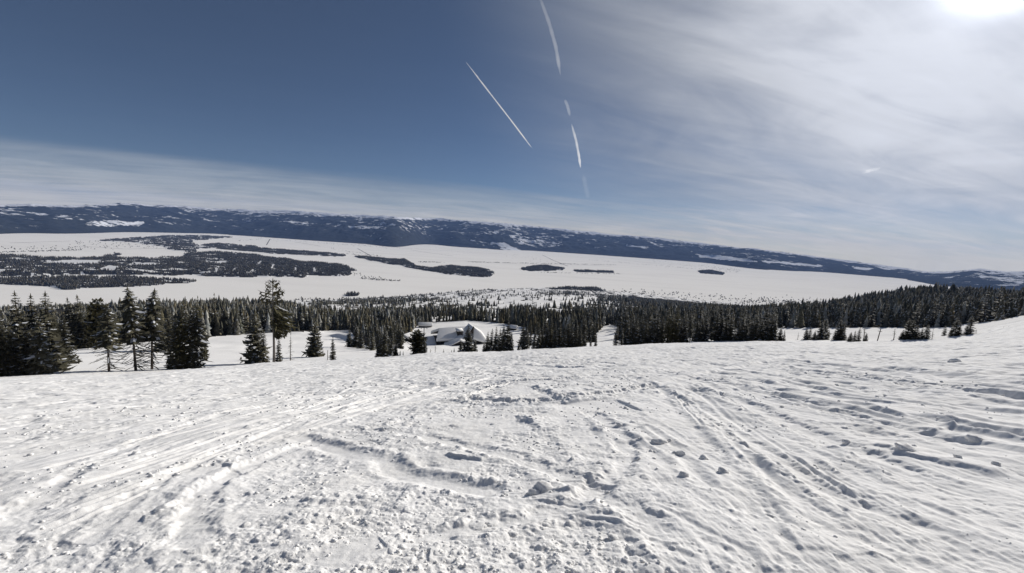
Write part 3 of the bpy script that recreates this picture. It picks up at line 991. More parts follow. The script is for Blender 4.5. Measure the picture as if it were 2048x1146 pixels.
for label, dens, gaps, hill, poly in ISLES:
    pp = np.array(poly, float)
    azp, tp = pix_az_t(pp[:, 0], pp[:, 1])
    tp = np.maximum(tp, 0.012)
    rp = (EYE[2] - LAKE_Z) / tp
    world = np.stack([rp * np.sin(azp), rp * np.cos(azp)], 1)
    a0, a1 = azp.min() - 0.01, azp.max() + 0.01
    l0, l1 = math.log(rp.min() * 0.98), math.log(rp.max() * 1.02)
    na = int(np.clip((a1 - a0) / 0.0016, 30, 420)); nr_ = int(np.clip((l1 - l0) / 0.008, 30, 200))
    aa = np.linspace(a0, a1, na); ll = np.linspace(l0, l1, nr_)
    A5, L5 = np.meshgrid(aa, ll, indexing='ij'); R5 = np.exp(L5)
    X5 = R5 * np.sin(A5); Y5 = R5 * np.cos(A5)
    # ragged shoreline: world-space wobble before the inside test
    wsc = 260.0
    amp_ = 0.10 * math.sqrt(abs(0.5 * np.sum(world[:, 0] * np.roll(world[:, 1], -1) - world[:, 1] * np.roll(world[:, 0], -1)))) * 0.6
    Xw = X5 + amp_ * fbm(X5 / wsc, Y5 / wsc, 601, 4, 0.6); Yw = Y5 + amp_ * fbm(X5 / wsc, Y5 / wsc, 602, 4, 0.6)
    ins = inpoly(Xw.ravel(), Yw.ravel(), [tuple(w) for w in world]).reshape(X5.shape).astype(float)
    sm = ins.copy()
    for _ in range(8):
        sm = (sm + np.roll(sm, 1, 0) + np.roll(sm, -1, 0) + np.roll(sm, 1, 1) + np.roll(sm, -1, 1)) / 5
    hgt = np.clip(sm * 2 - 1, -0.25, 1)
    Z5 = LAKE_Z + np.where(hgt > 0, hill * hgt * (0.7 + 0.5 * fbm(X5 / 500, Y5 / 500, 603, 3)), hgt * 6)
    gap = fbm(X5 / 210, Y5 / 130, 604, 4, 0.55)
    wooded = (sm > 0.5 + 0.40 * np.clip(fbm(X5 / 150, Y5 / 110, 607, 4, 0.6), -0.1, 1)) & (gap < (0.48 - gaps if hill != 26 else 0.26 + 0.5 * sstep(-0.62, -0.50, A5))) & (fbm(X5 / 60, Y5 / 45, 608, 3) < 0.5)
    if hill == 26:
        ipx, ipy = project(np.stack([X5, Y5, Z5], -1))
        for run in ([(428, 545), (433, 536), (437, 537), (433, 545)], [(464, 541), (470, 535), (473, 536), (468, 542)], [(497, 546), (505, 538), (509, 538), (502, 546)], [(513, 529), (521, 521), (525, 522), (518, 530)],
                    [(541, 537), (545, 528), (549, 528), (546, 538)], [(588, 543), (590, 534), (593, 534), (593, 543)], [(627, 543), (626, 535), (630, 535), (632, 543)], [(430, 526), (440, 521), (455, 522), (452, 527)],
                    [(85, 524), (130, 520), (200, 520), (210, 524), (150, 528), (90, 527)], [(195, 538), (220, 530), (240, 534), (225, 541)], [(255, 527), (300, 525), (330, 527), (300, 530)]):
            wooded &= ~inpoly(ipx, ipy, run)
    o = mesh_np("wooded_island", np.stack([X5.ravel(), Y5.ravel(), Z5.ravel()], 1), grid_faces(na, nr_)[:, ::-1], MAT['island'], True,
                attr=np.where(wooded, 0.0, 1.0).ravel())
    tag(o, kind='structure')
    # trees
    area = np.abs(np.gradient(R5, axis=1)) * R5 * (aa[1] - aa[0])
    w = (area * wooded).ravel()
    ntree = int(np.clip(w.sum() / 170.0, 40, 16000))
    pick = RNG.choice(len(w), ntree, p=w / w.sum())
    ja = (A5.ravel()[pick] + RNG.uniform(-.5, .5, ntree) * (aa[1] - aa[0])); jr = np.exp(L5.ravel()[pick] + RNG.uniform(-.5, .5, ntree) * (ll[1] - ll[0]))
    P = np.stack([jr * np.sin(ja), jr * np.cos(ja), Z5.ravel()[pick]], 1)
    H = RNG.uniform(11, 24, ntree); W = RNG.uniform(3.0, 5.5, ntree)
    V5, F5 = cone_trees(P, H, W, 5, 77)
    t = mesh_np("distant_forest", V5, F5, MAT['far_wood'], attr=np.repeat(RNG.random(ntree), 6) * 0.88)
    tag(t, label, "forest", kind='stuff')

# scattered trees, hedgerows and a few roads on the white valley floor
P = []
for (x0, y0, x1, y1, n_, jit) in ((0, 497, 240, 495, 60, 2), (150, 486, 330, 494, 80, 3), (520, 478, 790, 494, 70, 1.5), (940, 524, 1230, 530, 260, 0.35), (840, 524, 880, 525, 60, 0.4), (0, 505, 160, 500, 90, 0.5), (560, 500, 760, 512, 110, 0.6), (640, 486, 800, 496, 90, 0.6), (1180, 520, 1480, 545, 120, 0.7), (720, 557, 800, 562, 60, 0.6), (1080, 545, 1240, 548, 70, 0.4),
                                 (1000, 505, 1140, 530, 40, 3), (1300, 521, 1480, 540, 120, 3), (560, 517, 770, 560, 70, 2), (1400, 530, 1480, 542, 60, 1.5),
                                 (900, 590, 1190, 600, 200, 6), (940, 600, 1150, 612, 160, 5), (1230, 585, 1650, 606, 260, 4), (1480, 603, 1660, 606, 160, 2.0), (590, 600, 760, 600, 60, 2),
                                 (660, 497, 740, 510, 26, 0.6), (475, 482, 520, 478, 20, 0.6), (0, 524, 110, 525, 40, 1)):
    t_ = RNG.uniform(0, 1, n_)
    qx = x0 + (x1 - x0) * t_ + RNG.normal(0, 4, n_); qy = y0 + (y1 - y0) * t_ + RNG.normal(0, jit, n_)
    a_, tt = pix_az_t(qx, qy)
    r_ = (EYE[2] - LAKE_Z) / np.maximum(tt, 0.012)
    rs_ = SHORE(a_)[0]
    k = r_ > rs_ * 0.98
    P.append(np.stack([r_ * np.sin(a_), r_ * np.cos(a_), np.full(n_, LAKE_Z)], 1)[k])
P = np.concatenate(P)
V5, F5 = cone_trees(P, RNG.uniform(6, 14, len(P)), RNG.uniform(4, 9, len(P)), 5, 78)
tag(mesh_np("distant_trees", V5, F5, MAT['far_wood'], attr=np.full(len(V5), 0.5)), "thin scatter of far dark trees and hedges on the white valley floor", "trees", kind='stuff')
for pix in ([(540, 478), (533, 490)], [(715, 497), (742, 512)], [(1085, 510), (1105, 520), (1135, 532)], [(930, 522), (1020, 527), (1220, 532)], [(160, 492), (250, 498), (330, 497)], [(820, 500), (905, 512)], [(760, 488), (800, 496), (1000, 508)], [(590, 484), (640, 492)], [(1180, 512), (1330, 530)], [(20, 486), (140, 482)], [(960, 604), (1040, 596), (1150, 592)]):
    mb = MB(); pts = []
    for a, b in pix:
        a_, tt = pix_az_t(np.array([a]), np.array([b])); r_ = (EYE[2] - LAKE_Z) / tt[0]
        pts.append(np.array([r_ * math.sin(a_[0]), r_ * math.cos(a_[0])]))
    for i in range(len(pts) - 1):
        d = pts[i + 1] - pts[i]; nn = np.array([-d[1], d[0]]) / np.linalg.norm(d) * 9
        mb.add([(*(pts[i] - nn), LAKE_Z + .6), (*(pts[i] + nn), LAKE_Z + .6), (*(pts[i + 1] + nn), LAKE_Z + .6), (*(pts[i + 1] - nn), LAKE_Z + .6)], [(3, 2, 1, 0)])
    tag(mb.build("road", MAT['bark']), kind='structure')


# ------------------------------------------------------------------ conifers
class Tri:
    def __init__(self):
        self.v = []; self.f3 = []; self.f4 = []

    def strip(self, L, Rr):
        b = len(self.v)
        for a, c in zip(L, Rr):
            self.v.append(a); self.v.append(c)
        for i in range(len(L) - 1):
            self.f4.append((b + 2 * i, b + 2 * i + 1, b + 2 * i + 3, b + 2 * i + 2))

    def tri(self, a, b_, c):
        b = len(self.v); self.v += [a, b_, c]; self.f3.append((b, b + 1, b + 2))

    def mesh(self, name, mat):
        if not self.v:
            return None
        fs = []
        if self.f3: fs.append(np.array(self.f3))
        if self.f4: fs.append(np.array(self.f4))
        return mesh_np(name, np.array(self.v), fs, mat, link=False)


def make_conifer(seed, whorls=30, per=7, rmax=0.15, base=0.04, power=0.85, droop=0.35, lift=0.35, snow=0.35, width=0.30, profile=None,
                 bare=None, mat='fir', trunk_r=0.013, bark='bark', lean=(0, 0), top_taper=True, hang=0.5, lopside=0.0):
    """a conifer of unit height; returns meshes trunk, crown (needles with the snow lying on them)"""
    rg_ = random.Random(seed)
    cr = Tri(); sn = Tri(); tw = MB()

    def axis(t):
        return np.array([lean[0] * t + 0.006 * math.sin(5 * t + seed), lean[1] * t + 0.005 * math.cos(4 * t + seed), t])
    tw.tube([axis(t) for t in (0, 0.2, 0.45, 0.7, 0.9, 0.995)], [trunk_r * k for k in (1.15, 0.92, 0.7, 0.42, 0.18, 0.04)], 7)
    for w in range(whorls):
        q = (w + rg_.uniform(-.3, .3)) / whorls
        t = base + (0.985 - base) * min(max(q, 0), 1)
        if profile:
            rr = float(np.interp(t, [p[0] for p in profile], [p[1] for p in profile]))
        else:
            rr = rmax * (1 - q) ** power + 0.006
        is_bare = bare is not None and t < bare
        nb = per if not is_bare else max(3, per - 3)
        ph0 = rg_.uniform(0, 6.28)
        for b in range(nb):
            if rg_.random() < (0.10 if not is_bare else 0.25):
                continue
            ph = ph0 + 6.283 * b / nb + rg_.uniform(-.35, .35)
            L = rr * rg_.uniform(0.62, 1.22)
            if rg_.random() < 0.06: L *= 1.25
            if is_bare: L *= rg_.uniform(0.7, 1.35)
            if t < lopside:
                # lower boughs survive on one side only and droop
                ph = rg_.gauss(0.0, 0.55)
            c, s = math.cos(ph), math.sin(ph)
            dr = droop * rg_.uniform(0.6, 1.4); up = lift * rg_.uniform(0.5, 1.3)
            if t < lopside: dr += 0.75
            o = axis(min(t + rg_.uniform(-.008, .008), 0.99))
            if is_bare:
                # thin, mostly bare drooping branch carried as a narrow blade with small side twigs
                pts = [o + np.array([c * L * k, s * L * k, -dr * L * k ** 1.4 + up * L * k ** 3]) for k in (0, .35, .7, 1)]
                cr.strip([p + np.array([-s, c, 0]) * 0.003 + np.array([0, 0, .0032]) for p in pts], [p - np.array([-s, c, 0]) * 0.003 - np.array([0, 0, .0032]) for p in pts])
                for k in (1, 2, 3):
                    p = pts[k]
                    for sd in (-1, 1):
                        e = p + np.array([c * .8 - s * .5 * sd, s * .8 + c * .5 * sd, -0.5]) * L * rg_.uniform(.12, .3)
                        cr.tri(p, p + np.array([0, 0, .006]), e)
                if rg_.random() < snow:
                    sn.strip([p + np.array([-s, c, 0]) * 0.003 + np.array([0, 0, .003]) for p in pts[1:]], [p - np.array([-s, c, 0]) * 0.003 + np.array([0, 0, .003]) for p in pts[1:]])
                continue
            ks = (0.05, 0.38, 0.72, 1.0); ws = (0.35, 1.0, 0.8, 0.06)
            wd = width * L * rg_.uniform(0.7, 1.2)
            pts = [o + np.array([c * L * k, s * L * k, -dr * L * k ** 1.3 + up * L * k ** 2.6]) for k in ks]
            sag = 0.42 * wd
            Lf = [p + np.array([-s, c, 0]) * wd * w_ * rg_.uniform(.75, 1.25) - np.array([0, 0, sag * w_ * rg_.uniform(.6, 1.4)]) for p, w_ in zip(pts, ws)]
            Rt = [p - np.array([-s, c, 0]) * wd * w_ * rg_.uniform(.75, 1.25) - np.array([0, 0, sag * w_ * rg_.uniform(.6, 1.4)]) for p, w_ in zip(pts, ws)]
            cr.strip(Lf, pts); cr.strip(pts, Rt)
            for k in (1, 2):
                for side in (Lf, Rt):
                    if rg_.random() < hang:
                        p = side[k]
                        e = p + (p - pts[k]) * rg_.uniform(.3, .9) + np.array([c, s, 0]) * L * rg_.uniform(.05, .25) - np.array([0, 0, L * rg_.uniform(.08, .25)])
                        cr.tri(p + np.array([c, s, 0]) * L * .08, p - np.array([c, s, 0]) * L * .08, e)
            if rg_.random() < snow:
                up_ = np.array([0, 0, 0.05 * wd + 0.0012])
                k0 = rg_.choice((0, 1))
                sl = slice(1, 4) if k0 else slice(1, 3)
                f = rg_.uniform(.25, .65)
                sn.strip([p + (a - p) * f + up_ for a, p in zip(Lf[sl], pts[sl])], [p + up_ * 1.4 for p in pts[sl]])
                sn.strip([p + up_ * 1.4 for p in pts[sl]], [p + (a - p) * f + up_ for a, p in zip(Rt[sl], pts[sl])])
    if top_taper:
        tp = axis(0.93)
        for k in range(4):
            a = k * 1.571 + seed
            cr.tri(tp + np.array([math.cos(a), math.sin(a), 0]) * .012, tp + np.array([math.cos(a + 1.6), math.sin(a + 1.6), 0]) * .012, axis(1.0))
    n3, n4 = len(cr.f3), len(cr.f4)
    o = len(cr.v); cr.v += sn.v
    cr.f3 += [tuple(o + i for i in f) for f in sn.f3]; cr.f4 += [tuple(o + i for i in f) for f in sn.f4]
    me = cr.mesh("crown", MAT[mat]); me.materials.append(MAT['tree_snow'])
    mi = np.zeros(len(me.polygons), np.int32); k3 = len(cr.f3)
    mi[n3:k3] = 1; mi[k3 + n4:] = 1
    me.polygons.foreach_set("material_index", mi)
    return tw.mesh("trunk", MAT[bark], True), me


VAR = {
    'fir': [make_conifer(s, 34, 7, 0.185, 0.03, 0.68, snow=0.30) for s in (1, 2, 3)],
    'slim': [make_conifer(s, 30, 6, 0.135, 0.03, 0.62, 0.45, 0.3, snow=0.30) for s in (11, 12, 13)],
    'dark': [make_conifer(s, 32, 7, 0.165, 0.04, 0.7, snow=0.10) for s in (21, 22)],
    'snowy': [make_conifer(s, 28, 7, 0.20, 0.02, 0.7, 0.5, 0.4, snow=0.55, width=0.32) for s in (31, 32)],
    'ragged': [make_conifer(s, 40, 7, 0.15, 0.06, snow=0.45, bare=0.42, droop=0.45, lift=0.15,
                            profile=[(0, .10), (.2, .13), (.42, .14), (.6, .14), (.8, .10), (.93, .05), (1, .012)]) for s in (41, 42, 43)],
    'pine': [make_conifer(51, 32, 5, 0.15, 0.34, snow=0.15, droop=-0.05, lift=0.3, mat='olive', bark='grey_bark', trunk_r=0.013, width=0.12,
                          profile=[(.3, .06), (.42, .14), (.55, .19), (.66, .17), (.70, .12), (.78, .13), (.88, .10), (.95, .06), (1, .02)], hang=0.9, lopside=0.69)],
    'round': [make_conifer(61, 22, 8, 0.2, 0.08, snow=0.08, droop=0.2, lift=0.5, mat='olive', top_taper=False,
                           profile=[(0, .16), (.3, .24), (.6, .25), (.8, .2), (.93, .13), (1, .05)])],
    'olive': [make_conifer(s, 32, 7, 0.15, 0.05, 0.7, 0.3, 0.35, snow=0.05, mat='olive') for s in (71, 72)],
    'sapling': [make_conifer(s, 16, 4, 0.10, 0.05, 0.7, 0.4, 0.2, snow=0.3, bare=0.5, mat='fir', trunk_r=0.014) for s in (81, 82)],
}


def make_conifer_lod(seed, rmax, snow):
    return make_conifer(seed, 17, 6, rmax, 0.03, 0.66, snow=snow, width=0.42, hang=0.15, trunk_r=0.012)


VAR['lod'] = [make_conifer_lod(101, 0.15, 0.25), make_conifer_lod(102, 0.12, 0.35), make_conifer_lod(103, 0.17, 0.15), make_conifer_lod(104, 0.13, 0.1)]
VAR['lodolive'] = [make_conifer(105, 17, 6, 0.13, 0.05, 0.7, snow=0.03, width=0.42, hang=0.15, mat='olive')]
PROTO = {}


def place_tree(kind, P, h, wf=1.0, label=None, group=None, tilt=(0, 0), name=None):
    k = random.randrange(len(VAR[kind]))
    tr, cr = VAR[kind][k]
    nm = name or {'pine': 'tall_pine', 'round': 'round_pine', 'sapling': 'sapling'}.get(kind, 'conifer')
    key = (kind, k)
    if key not in PROTO:
        e = empty(nm, (0, 0, 0))
        parts = []
        for pn, me in (("trunk", tr), ("crown", cr)):
            if me is None:
                continue
            q = bpy.data.objects.new(pn, me); COL.objects.link(q); q.parent = e
            parts.append(q)
        PROTO[key] = (e, parts)
    else:
        e0, parts0 = PROTO[key]
        e = e0.copy(); COL.objects.link(e); e.name = nm
        for q0 in parts0:
            q = q0.copy(); COL.objects.link(q); q.parent = e
    e.location = (P[0], P[1], P[2] - 0.012 * h)
    e.rotation_euler = (tilt[0], tilt[1], 0.35 if kind == 'pine' else random.uniform(0, 6.28))
    e.scale = (h * wf * 1.12, h * wf * 1.12, h * 1.05)
    for pn in ('label', 'group'):
        if pn in e: del e[pn]
    tag(e, label, 'sapling' if kind == 'sapling' else 'tree', group)
    return e


def tree_at(px, base_y, top_y, kind, wf=1.0, r=None, label=None, group=None, tilt=(0, 0)):
    if r is None:
        P = ground_hit(px, base_y, 108.0)
    else:
        az, _ = pix_az_t(np.array([px], float), np.array([base_y], float))
        x, y = r * math.sin(az[0]), r * math.cos(az[0])
        P = np.array([x, y, terrain_z(np.array([x]), np.array([y]))[0]])
    yb = project(P[None])[1][0]; y1 = project((P + [0, 0, 1.0])[None])[1][0]
    h = (yb - top_y) / max(yb - y1, 1e-3)
    # perspective correction
    for _ in range(3):
        yt = project((P + [0, 0, h])[None])[1][0]
        h *= (yb - top_y) / max(yb - yt, 1e-3)
    if px > 1380:   # short full crowns: their thin leaders hardly show at this size
        h *= 1.25; wf *= 1.2
    return place_tree(kind, P, h, wf, label, group, tilt)


ORD = ["leftmost", "second", "third", "fourth", "fifth", "sixth", "seventh", "eighth", "ninth", "tenth", "eleventh", "twelfth", "thirteenth", "fourteenth",
       "fifteenth", "sixteenth", "seventeenth", "eighteenth", "nineteenth", "twentieth"]


def stand(where, group, rows, back=0):
    """rows: (x, base, top, kind[, wf[, r]]) sorted by x; labels count along the stand"""
    rows = sorted(rows, key=lambda q: q[0])
    if back:
        lo, hi = rows[0][0], rows[-1][0]; tm = np.mean([q[2] for q in rows]); bm_ = np.mean([q[1] for q in rows])
        for j in range(back):
            bx = lo + (hi - lo) * (j + 0.5 + random.uniform(-.35, .35)) / back
            tree_at(bx, bm_, tm - random.uniform(6, 24), random.choice(('fir', 'dark', 'slim', 'fir')), 1.0, random.uniform(215, 250),
                    "taller dark conifer rising behind " + where, group + ", back row")
    for i, q in enumerate(rows):
        o_ = ORD[i] if i == 0 else (ORD[i] + " from the left")
        if i == len(rows) - 1 and i > 0: o_ = "rightmost"
        look = {'fir': "dark fir", 'slim': "slim dark fir", 'dark': "near-black fir", 'snowy': "snow-laden fir", 'ragged': "sparse fir",
                'olive': "olive-green conifer", 'round': "round-topped pine", 'sapling': "thin sapling", 'pine': "tall pine"}[q[3]]
        tree_at(q[0], q[1], q[2], q[3], q[4] if len(q) > 4 else 1.0, q[5] if len(q) > 5 else None, f"{look}, {o_} in {where}", group)


# left edge clump
stand("the dense clump at the left edge", "conifers at the left edge of the snow slope", [
    (-28, 752, 640, 'fir'), (6, 751, 610, 'dark'), (24, 749, 640, 'snowy'), (41, 745, 585, 'fir', .9), (58, 748, 650, 'fir'), (72, 742, 591, 'fir', .9),
    (84, 748, 628, 'snowy'), (101, 742, 586, 'fir', 1.05), (116, 738, 640, 'dark'), (132, 727, 634, 'fir', 1.1)])
stand("the pair of spires behind the left clump", "dark spires behind the left clump", [
    (141, 697, 597, 'dark', 1.1), (161, 696, 592, 'dark', 1.2)])
stand("the group behind the leaning pair", "conifers behind the bare-stemmed trees", [
    (126, 698, 622, 'dark'), (178, 696, 622, 'dark', 1.1), (199, 697, 598, 'round', .75), (236, 692, 625, 'olive')])
tree_at(219, 745, 612, 'ragged', 1.0, None, "dark fir with sweeping snowy lower branches, left of the two bare-stemmed trees", None)
tree_at(273, 741, 575, 'ragged', .9, None, "tallest bare-stemmed fir with feathery top, left one of the leaning pair", "leaning bare-stemmed firs", (0, math.radians(-3)))
tree_at(303, 738, 580, 'ragged', .9, None, "bare-stemmed fir with pale feathery top, right one of the leaning pair", "leaning bare-stemmed firs", (0, math.radians(-3)))
stand("the thick group right of the leaning pair", "conifers right of the leaning pair", [
    (338, 703, 610, 'dark', .8), (353, 737, 640, 'fir', 1.0), (366, 737, 614, 'olive', .9), (381, 736, 628, 'fir', 1.0), (396, 735, 622, 'ragged', 1.0), (322, 702, 618, 'dark', .8), (409, 722, 640, 'olive', .6)])
tree_at(510, 727, 628, 'fir', 1.25, None, "broad dark fir standing just left of the tall bare-trunked pine", None)
tree_at(528, 727, 662, 'slim', 1.2, None, "shorter fir tucked against the right side of the broad fir", None)
tree_at(547, 727, 561, 'pine', 1.0, None, "tall lone pine with long bare grey trunk and tufted top", None)
tree_at(558, 726, 676, 'slim', 1.1, None, "little fir at the foot of the tall pine, right of its trunk", None)
tree_at(581, 721, 668, 'sapling', 1.0, None, "thin bare sapling a little right of the tall pine", None)
tree_at(629, 714, 636, 'fir', 1.25, None, "lone broad dark fir in the gap right of the tall pine", None)
tree_at(665, 725, 674, 'slim', 1.05, None, "narrow lone fir right of the broad fir, on the crest", None)
stand("the small clump left of the lodge clearing", "clump left of the lodge clearing", [(698, 694, 655, 'dark', 1.1), (711, 695, 646, 'fir', 1.1), (722, 697, 658, 'fir', 1.1)])
stand("the mixed row left of the lodge", "row left of the lodge", [
    (737, 699, 660, 'slim', 1.1), (746, 700, 664, 'slim', 1.1), (754, 716, 692, 'slim'), (762, 715, 664, 'fir', 1.1), (769, 716, 655, 'fir', 1.1), (778, 715, 674, 'fir'),
    (783, 692, 640, 'dark', 1.1), (791, 714, 680, 'fir'), (800, 714, 700, 'slim'), (806, 714, 702, 'slim'), (797, 690, 645, 'dark')], back=5)
tree_at(834, 710, 661, 'round', 1.35, None, "round-topped olive pine standing left in front of the lodge", None)
tree_at(848, 710, 676, 'fir', 1.2, None, "dark fir touching the right side of the round-topped pine", None)
stand("the scattered saplings in front of the lodge", "saplings in front of the lodge", [
    (861, 709, 697, 'sapling', 1.6), (870, 709, 684, 'sapling', .9), (887, 709, 698, 'slim', 1.2), (903, 707, 700, 'slim', 1.5), (908, 707, 695, 'slim', 1.1)])
stand("the trio before the lodge's right front", "trio in front of the lodge", [
    (921, 707, 682, 'fir', 1.3), (935, 708, 652, 'fir', 1.35), (949, 706, 678, 'snowy', 1.2)])
stand("the tight row right of the lodge", "row right of the lodge", [
    (967, 706, 682, 'slim', 1.2), (974, 706, 664, 'fir', .9), (982, 706, 658, 'slim', 1.2), (990, 706, 654, 'fir', .9), (998, 705, 658, 'slim', 1.2), (1005, 705, 650, 'fir', .9), (1014, 704, 640, 'fir', 1.0), (1021, 704, 664, 'fir')])
stand("the stand left of the groomed run", "stand left of the groomed run", [
    (1037, 702, 682, 'fir'), (1046, 702, 670, 'fir'), (1054, 701, 664, 'slim', 1.2), (1067, 701, 667, 'slim', 1.1), (1077, 700, 655, 'fir'), (1084, 700, 660, 'olive'), (1092, 700, 650, 'fir'),
    (1100, 699, 646, 'olive'), (1109, 699, 652, 'fir'), (1117, 698, 644, 'olive'), (1126, 698, 648, 'fir'), (1134, 697, 640, 'dark'), (1143, 696, 650, 'fir'), (1151, 696, 646, 'dark'),
    (1159, 696, 655, 'dark'), (1167, 695, 660, 'fir'), (1181, 694, 671, 'slim'), (1191, 694, 670, 'slim', 1.1)], back=16)
stand("the stand right beside the groomed run", "stand right of the groomed run", [
    (1232, 692, 652, 'slim', 1.2), (1242, 692, 656, 'slim', 1.2), (1253, 690, 638, 'fir'), (1263, 691, 630, 'fir'), (1270, 690, 638, 'fir'), (1281, 690, 634, 'fir'), (1290, 689, 640, 'dark'), (1301, 689, 632, 'fir'),
    (1312, 688, 628, 'fir'), (1322, 688, 632, 'dark')], back=9)
stand("the olive-tinged crest stand", "olive-tinged conifers on the crest", [
    (1333, 688, 618, 'olive', .9), (1341, 687, 626, 'olive'), (1349, 687, 610, 'olive', .8), (1359, 686, 636, 'fir'), (1368, 686, 632, 'fir', 1.1), (1380, 684, 668, 'slim')], back=4)
stand("the left snow-flecked crest row", "snow-flecked row on the crest", [
    (1392, 683, 648, 'fir'), (1400, 683, 642, 'fir'), (1409, 683, 640, 'slim', 1.2), (1431, 682, 634, 'fir'), (1440, 682, 640, 'fir'), (1449, 682, 648, 'slim', 1.2), (1458, 682, 640, 'fir')], back=5)
stand("the right snow-flecked crest row", "middle of the snow-flecked row", [
    (1474, 682, 648, 'fir'), (1482, 682, 640, 'slim', 1.2), (1490, 682, 652, 'fir'), (1501, 682, 648, 'fir'), (1510, 682, 642, 'fir'), (1520, 682, 646, 'slim', 1.2), (1531, 682, 644, 'fir'), (1540, 682, 640, 'fir'), (1547, 682, 642, 'slim', 1.2)], back=6)
stand("the small clumps along the white strip", "small clumps along the white strip", [
    (1559, 682, 660, 'fir'), (1567, 682, 665, 'slim', 1.2), (1595, 680, 668, 'sapling', 1.3), (1611, 680, 660, 'fir'), (1618, 680, 658, 'slim', 1.2), (1628, 680, 665, 'fir', 1.2), (1640, 680, 649, 'fir'), (1647, 680, 644, 'fir'),
    (1656, 679, 663, 'slim'), (1669, 681, 664, 'slim'), (1676, 681, 646, 'fir', 1.1), (1683, 681, 650, 'fir')])
stand("the low bushes on the white strip", "low bushes on the white strip", [
    (1700, 683, 668, 'fir', 1.3), (1708, 683, 666, 'slim', 1.3), (1716, 683, 660, 'slim', 1.1), (1726, 683, 656, 'sapling', 1.2), (1731, 683, 670, 'fir', 1.3)])
stand("the dense clump ending the white strip", "dense clump near the right end", [
    (1786, 684, 660, 'sapling', 1.4), (1803, 684, 664, 'fir', 1.2), (1812, 684, 646, 'fir', 1.1), (1822, 684, 648, 'fir', 1.0), (1831, 684, 655, 'fir', 1.1), (1841, 683, 660, 'slim', 1.4), (1851, 683, 655, 'fir', 1.1), (1863, 681, 663, 'sapling', 1.4)])
stand("the leaning group on the rising snow", "leaning group on the snow at right", [
    (1888, 672, 655, 'slim', 1.4), (1899, 681, 659, 'slim', 1.4), (1908, 681, 641, 'fir', 1.0), (1915, 680, 650, 'slim', 1.4), (1930, 678, 650, 'slim', 1.2), (1937, 676, 638, 'slim', 1.2)])
stand("the tiny trio at the far right", "saplings at the far right", [(1951, 672, 660, 'sapling', 1.4), (2006, 662, 653, 'sapling', 1.6), (2016, 660, 652, 'sapling', 1.6)])

# ------------------------------------------------------------------ forest: nearest trees one by one, the rest as one mass
N1 = 26000
az1 = RNG.uniform(-1.05, 1.05, N1)
r1 = np.sqrt(RNG.uniform(300 ** 2, 900 ** 2, N1))
N2 = 46000
az2 = RNG.uniform(-1.05, 1.05, N2)
r2 = np.sqrt(RNG.uniform(900 ** 2, 3900 ** 2, N2))
azs = np.concatenate([az1, az2]); rs_ = np.concatenate([r1, r2])
X = rs_ * np.sin(azs); Y = rs_ * np.cos(azs); Z = terrain_z(X, Y)
fa, fpx, fpy = forest_amount(X, Y, Z)
keep = (fa > 0.5) & (fpx > -160) & (fpx < 2210)
X, Y, Z, rs_, fpx, fpy = [a[keep] for a in (X, Y, Z, rs_, fpx, fpy)]
Hs = RNG.uniform(10, 20, len(X)) * RNG.choice([0.55, 0.8, 1.0, 1.0, 1.22], len(X)) * (1 + 0.25 * fbm(X / 120, Y / 120, 801, 2)) * np.where(rs_ > 900, 1.1, 1.0)
# the right-hand stands are lower
Hs *= np.interp(fpx, [0, 190, 300, 450, 700, 1150, 1250, 2048], [0.55, 0.65, 1.1, 1.15, 0.82, 0.95, 1.0, 0.85])
score = Hs / rs_ * (1 + 0.25 * RNG.random(len(X)))
inview = (fpx > 5) & (fpx < 2040)
order = np.argsort(-(score * inview))
N_IND = 300 - sum(1 for o in COL.objects if o.get('category') == 'tree')
REG = [(-1e9, 350, "behind the leaning pair at left", "conifers behind the leaning pair"), (350, 700, "in the forest wall behind the left clearing", "forest wall behind the left clearing"),
       (700, 860, "in the forest edge above the lodge clearing's left side", "forest edge left above the lodge"), (860, 1060, "in the forest edge directly behind the lodge", "forest edge behind the lodge"),
       (1060, 1230, "in the forest behind the stand left of the groomed run", "forest behind the run's left stand"), (1230, 1480, "in the forest behind the crest stands right of the run", "forest right of the run"),
       (1480, 1760, "in the forest above the white strip", "forest above the white strip"), (1760, 1e9, "in the forest under the right ridge", "forest under the right ridge")]
# spread the individuals along the forest front
cnt = np.zeros(24, int); chosen = []
cap = int(math.ceil(N_IND / 18.0))
for i in order:
    b = int(np.clip(fpx[i] // 86, 0, 23))
    if cnt[b] >= cap: continue
    cnt[b] += 1; chosen.append(i)
    if len(chosen) >= N_IND: break
for i in chosen:
    for a, b, where, grp in REG:
        if a <= fpx[i] < b: break
    ol = RNG.random() < 0.12
    place_tree('lodolive' if ol else 'lod', (X[i], Y[i], Z[i]), Hs[i], RNG.uniform(.9, 1.15), ("olive-tinged conifer " if ol else "dark conifer ") + where, grp + (" (olive)" if ol else ""))
mask = np.ones(len(X), bool); mask[chosen] = False
X, Y, Z, rs_, Hs = [a[mask] for a in (X, Y, Z, rs_, Hs)]


